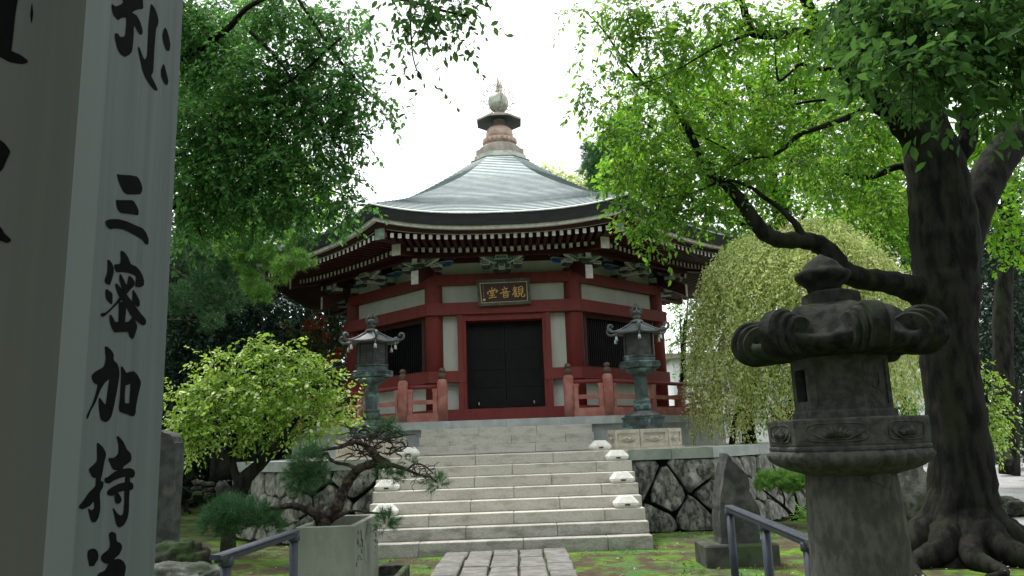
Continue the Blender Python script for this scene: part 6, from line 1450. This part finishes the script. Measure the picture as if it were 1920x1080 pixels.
pine_tree('pine_tree', 'hazy blue-green pine top behind the right slope of the roof', [(1150, 500, 30, 20), (1150, 380, 30, 16), (1155, 280, 30, 10), (1160, 215, 30, 5)],
          [(1105, 285, 30, 14), (1120, 310, 30, 18), (1100, 320, 30, 12), (1145, 270, 30, 20), (1160, 240, 30, 20), (1150, 310, 30, 26), (1180, 280, 30, 26), (1130, 345, 30, 24), (1180, 340, 30, 30), (1175, 220, 30, 14), (1104, 272, 30, 6)], 900, .32, 91, 'pine', .012)
pine_tree('pine_tree', 'large pine with fresh green needle sprays hanging before the left temple eave', [(240, 1000, 15, 50), (245, 800, 15, 44), (250, 600, 15, 38), (270, 470, 15, 32), (300, 380, 15, 20), (340, 300, 15, 10)],
          [(350, 470, 13.5, 30), (400, 480, 13.5, 34), (440, 510, 13.5, 30), (380, 540, 14, 34), (430, 560, 14, 26), (395, 600, 14.5, 20), (470, 480, 13, 20), (340, 560, 14.5, 30), (520, 420, 13.5, 26), (470, 400, 14, 28), (570, 440, 13, 16)], 900, .13, 92, 'pine', .0045, 36, .6,
          ([(430, 460, 13, 18), (460, 490, 13, 18), (480, 440, 13, 18), (500, 480, 13, 18), (530, 500, 12.8, 14), (525, 515, 12.8, 10), (470, 530, 13, 16), (490, 550, 13, 12), (560, 485, 12.8, 12), (575, 492, 12.8, 7), (545, 455, 13, 18), (455, 450, 13, 18), (560, 410, 13.5, 20), (500, 400, 13.5, 22), (440, 420, 13.5, 22), (540, 385, 14, 18)], 1150, 'pinefresh'))
# dark evergreens at left
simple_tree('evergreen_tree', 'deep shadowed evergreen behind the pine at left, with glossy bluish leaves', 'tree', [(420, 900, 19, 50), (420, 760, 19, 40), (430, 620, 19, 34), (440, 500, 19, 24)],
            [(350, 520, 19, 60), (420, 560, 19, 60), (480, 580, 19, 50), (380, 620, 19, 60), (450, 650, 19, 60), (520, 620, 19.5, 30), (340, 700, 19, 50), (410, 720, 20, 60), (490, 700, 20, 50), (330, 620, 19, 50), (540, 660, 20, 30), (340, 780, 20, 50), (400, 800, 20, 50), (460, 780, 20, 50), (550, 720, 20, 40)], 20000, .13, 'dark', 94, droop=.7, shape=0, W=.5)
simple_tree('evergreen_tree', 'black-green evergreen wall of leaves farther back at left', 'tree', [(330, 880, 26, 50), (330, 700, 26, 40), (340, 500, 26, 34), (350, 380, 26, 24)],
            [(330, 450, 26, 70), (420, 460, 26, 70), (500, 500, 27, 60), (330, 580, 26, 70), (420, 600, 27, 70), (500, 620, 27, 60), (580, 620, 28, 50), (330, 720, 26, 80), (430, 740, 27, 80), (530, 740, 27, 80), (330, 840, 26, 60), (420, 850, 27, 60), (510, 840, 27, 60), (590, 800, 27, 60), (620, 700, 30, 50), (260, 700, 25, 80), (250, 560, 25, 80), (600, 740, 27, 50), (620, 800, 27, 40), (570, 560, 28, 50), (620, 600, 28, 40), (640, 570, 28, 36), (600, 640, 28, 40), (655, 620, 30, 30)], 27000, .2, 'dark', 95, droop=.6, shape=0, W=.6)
simple_tree('maple_tree', 'pale green tree glimpsed through the leaves at upper left', 'tree', [(420, 700, 21, 40), (420, 500, 21, 30), (430, 300, 21, 22), (440, 150, 21, 12)],
            [(350, 60, 20, 60), (400, 130, 20, 70), (350, 200, 20, 60), (430, 230, 21, 70), (500, 320, 21, 60), (400, 330, 20, 70), (560, 380, 21, 60), (480, 410, 21, 60), (620, 400, 22, 40), (400, 430, 20, 50), (340, 320, 20, 50), (560, 310, 21, 40), (460, 60, 21, 40)], 11000, .16, 'lime', 96, droop=.4, shape=0, W=.6)
t = simple_tree('berry_shrub', 'tall reddish shrub with red berry clusters beside the left corner of the temple', 'shrub', [(590, 850, 21, 12), (590, 740, 21, 10), (592, 640, 21, 6)],
            [(570, 630, 21, 24), (605, 620, 21, 26), (625, 640, 21, 22), (580, 660, 21, 28), (615, 680, 21, 28), (590, 700, 21, 30), (625, 720, 21, 22), (560, 690, 21, 26), (535, 650, 21.4, 26), (540, 610, 21.6, 16), (630, 610, 21, 12)], 6000, .085, 'berry', 97, droop=.4, shape=0)
for i, q in enumerate([(600, 605, 20.4, 16), (585, 615, 20.4, 10), (612, 632, 20.4, 9), (627, 672, 20.4, 11), (600, 690, 20.4, 10), (575, 608, 20.5, 9), (635, 660, 20.4, 7)]):
    T = tufts_in(blobs_px([q]), 8 + int(q[3] * 2.2), 3 + i)
    V, Fc = leaf_mesh(T[:, :3], norm(T[:, 3:6]), norm(T[:, [4, 3, 5]] + .3), np.full(len(T), .07), 1.0, 0); fast('berry_cluster', V, Fc, LF['red'], t)
# low clipped pine shrub and fern at right
def clipped():
    t = thing('clipped_pine_shrub', 'low clipped green shrub on bare slanting stems beside the pale wall end', 'shrub', tuple(P(1490, 972, 13.6))); m = MB(); r_ = random.Random(4)
    for a in ([(1488, 975, 13.6, 10), (1478, 958, 13.6, 7), (1455, 938, 13.6, 5), (1430, 918, 13.6, 3)], [(1490, 975, 13.6, 9), (1495, 950, 13.6, 6), (1490, 925, 13.6, 4)], [(1490, 972, 13.6, 9), (1512, 950, 13.6, 6), (1520, 920, 13.6, 4)], [(1470, 952, 13.6, 4), (1470, 930, 13.6, 3), (1460, 910, 13.6, 2)]): limb(m, a, 6, 4, .05, r_)
    m.build('stems', MT['bark'], t, True)
    needles('foliage', tufts_in(blobs_px([(1440, 903, 13.6, 18), (1470, 900, 13.6, 20), (1500, 902, 13.6, 20), (1525, 906, 13.6, 18), (1428, 912, 13.6, 10), (1480, 915, 13.6, 14)], 1.5), 700, 4, 1.2), 26, .085, LF['pinefresh'], t, 5, .0045, .8)
clipped()
def fern(name, label, px, py, Y, n, L, seed, leaf='pinefresh'):
    b = P(px, py, Y); t = thing(name, label, 'plant', (b.x, b.y, 0)); r_ = np.random.default_rng(seed); C, D, N, Ls = [], [], [], []
    for i in range(n):
        a = r_.random() * 6.28; el = r_.uniform(.4, 1.3); d = np.array([math.cos(a) * math.cos(el), math.sin(a) * math.cos(el), math.sin(el)]); p = np.array([b.x, b.y, b.z])
        for k in range(8):
            p = p + d * L / 8; d = norm((d + np.array([0, 0, -.13]))[None])[0]; s = np.cross(d, [0, 0, 1.])
            for sg in (-1, 1): C.append(p); D.append(d * .5 + s * sg); N.append([0, 0, 1]); Ls.append(L * .28 * (1 - k / 9))
    V, Fc = leaf_mesh(np.array(C), norm(np.array(D, float)), np.array(N, float), np.array(Ls), .35, 0); fast('fronds', V, Fc, LF[leaf], t)
fern('fern', 'small fern at the foot of the clipped shrub, left of the stone lantern shaft', 1510, 975, 13, 16, .38, 1)
fern('fern', 'dark grassy clump between the boulder and the big trunk', 1722, 945, 14, 22, .5, 2, 'dark')

# ------------------------------------------------------------------ white building, far forest
def build_white_building():
    y = 34; a = P(1262, 700, y); b = P(1745, 700, y); zt = P(1300, 672, y).z
    t = thing('white_building', 'plain white building glimpsed through leaves behind the weeping tree', 'building', ((a.x + b.x) / 2, y, 0)); m = MB()
    m.box(a.x, b.x, y, y + 8, -.2, zt); m.build('wall', MT['whitehouse'], t)
    m = MB(); m.box(a.x - .3, b.x + .3, y - .3, y + 8.3, zt + .004, zt + .22); m.build('roof', MT['finialgrey'], t)
    m = MB(); x0 = P(1680, 668, y).x; x1 = P(1725, 668, y).x; m.add([(x0, y - .32, zt + .1), (x1, y - .32, zt + .1), (x1, y + 2, zt + 1.0), (x0, y + 2, zt + 1.0)], [(0, 1, 2, 3)]); m.build('roof', MT['bluetile'], t)
    for px in (1470, 1640):
        x = P(px, 760, y).x; m = MB(); m.box(x - .6, x + .6, y - .03, y + .05, 1.3, 2.6); m.build('window', MT['brownframe'], t)
    g = thing('garden_wall', 'low grey garden wall with coping beyond the weeping tree', 'wall', (P(1500, 830, 24).x, 24, 0)); m = MB(); m.box(P(1380, 830, 24).x, P(1690, 830, 24).x, 24, 24.3, -.1, P(1400, 775, 24).z * .45); m.build('wall', MT['granite_dirty'], g)
    m = MB(); z = P(1400, 775, 24).z * .45; m.box(P(1380, 830, 24).x - .05, P(1690, 830, 24).x + .05, 23.95, 24.35, z + .003, z + .1); m.build('coping', MT['granite_blue'], g)
build_white_building()
def forest():
    rg = np.random.default_rng(9); B = []
    def mass(x0, x1, y, h, n, r):
        for i in range(n): B.append((np.array([rg.uniform(x0, x1), y + rg.uniform(-2, 2), rg.uniform(0, h)]), np.array([r, r, r]), 1))
    mass(-46, -13, 42, 13, 80, 2.4); mass(-16, -5, 34, 8.8, 90, 1.8); mass(-26, -7, 26, 5.5, 60, 1.7); mass(-14, -7.5, 20, 3.2, 26, 1.2); mass(-36, -22, 22, 11, 40, 2.2); mass(-22, -12, 30, 10, 30, 2)
    mass(17, 50, 44, 15, 80, 2.6); mass(24, 46, 24, 11, 40, 2.2); mass(20, 34, 36, 12, 40, 2.2)
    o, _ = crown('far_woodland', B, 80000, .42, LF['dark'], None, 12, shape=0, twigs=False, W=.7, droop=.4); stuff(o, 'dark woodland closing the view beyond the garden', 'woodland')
    # unseen grove added behind and beside the viewer to shade the foreground
    B = []
    for i in range(80): B.append((np.array([rg.uniform(-18, 18), rg.uniform(-8, -4.5), rg.uniform(.5, 10)]), np.array([1.8, 1.6, 1.6]), 1))
    for i in range(34): B.append((np.array([rg.uniform(10.5, 15), rg.uniform(-6, 9), rg.uniform(.5, 9)]), np.array([1.6, 1.8, 1.6]), 1)); B.append((np.array([rg.uniform(-15, -9.5), rg.uniform(-6, 7), rg.uniform(.5, 9)]), np.array([1.6, 1.8, 1.6]), 1))
    o, _ = crown('shading_grove', B, 42000, .34, LF['near'], None, 13, shape=0, twigs=False, W=.7, droop=.4); stuff(o, 'unseen leafy grove added behind the viewer to shade the foreground', 'woodland')
forest()
def litter():
    rg = np.random.default_rng(2); n = 330
    X = np.concatenate([rg.uniform(1, 6, n), rg.uniform(-6.5, -1, n // 2), rg.uniform(4, 9, n // 2)]); Y = np.concatenate([rg.uniform(7.5, 13.2, n), rg.uniform(8.5, 13, n // 2), rg.uniform(12, 18, n // 2)])
    C = np.stack([X, Y, np.full(len(X), .03)], 1); D = norm(np.concatenate([rg.normal(size=(len(X), 2)), np.zeros((len(X), 1)) + .15], 1)); N = norm(rg.normal(size=(len(X), 3)) * .25 + np.array([0, 0, 1]))
    V, Fc = leaf_mesh(C, D, N, .015 + .025 * rg.random(len(X)), .55, 0); stuff(fast('fallen_leaves', V, Fc, LF['litter']), 'small pale fallen leaves scattered on the moss', 'leaves')
    n = 6500; X = rg.uniform(-7, 7, n); Y = rg.uniform(7, 13.3, n); k = (np.abs(X + .2) > .9) | (Y < 6); k &= ~((np.abs(X + .21) < 2.1) & (Y > 11.4)); k &= (np.sin(X * 2.1 + Y) + np.cos(Y * 1.7 - X * 1.1) > .1); X, Y = X[k], Y[k]
    C = np.stack([X, Y, np.full(len(X), -.005)], 1); D = norm(rg.normal(size=(len(X), 3)) * .6 + np.array([0, 0, .7])); N = norm(rg.normal(size=(len(X), 3)))
    V, Fc = leaf_mesh(C, D, N, .025 + .03 * rg.random(len(X)), .5, 0); stuff(fast('moss_sprigs', V, Fc, LF['grass']), 'short moss and weeds covering the ground', 'moss')
litter()
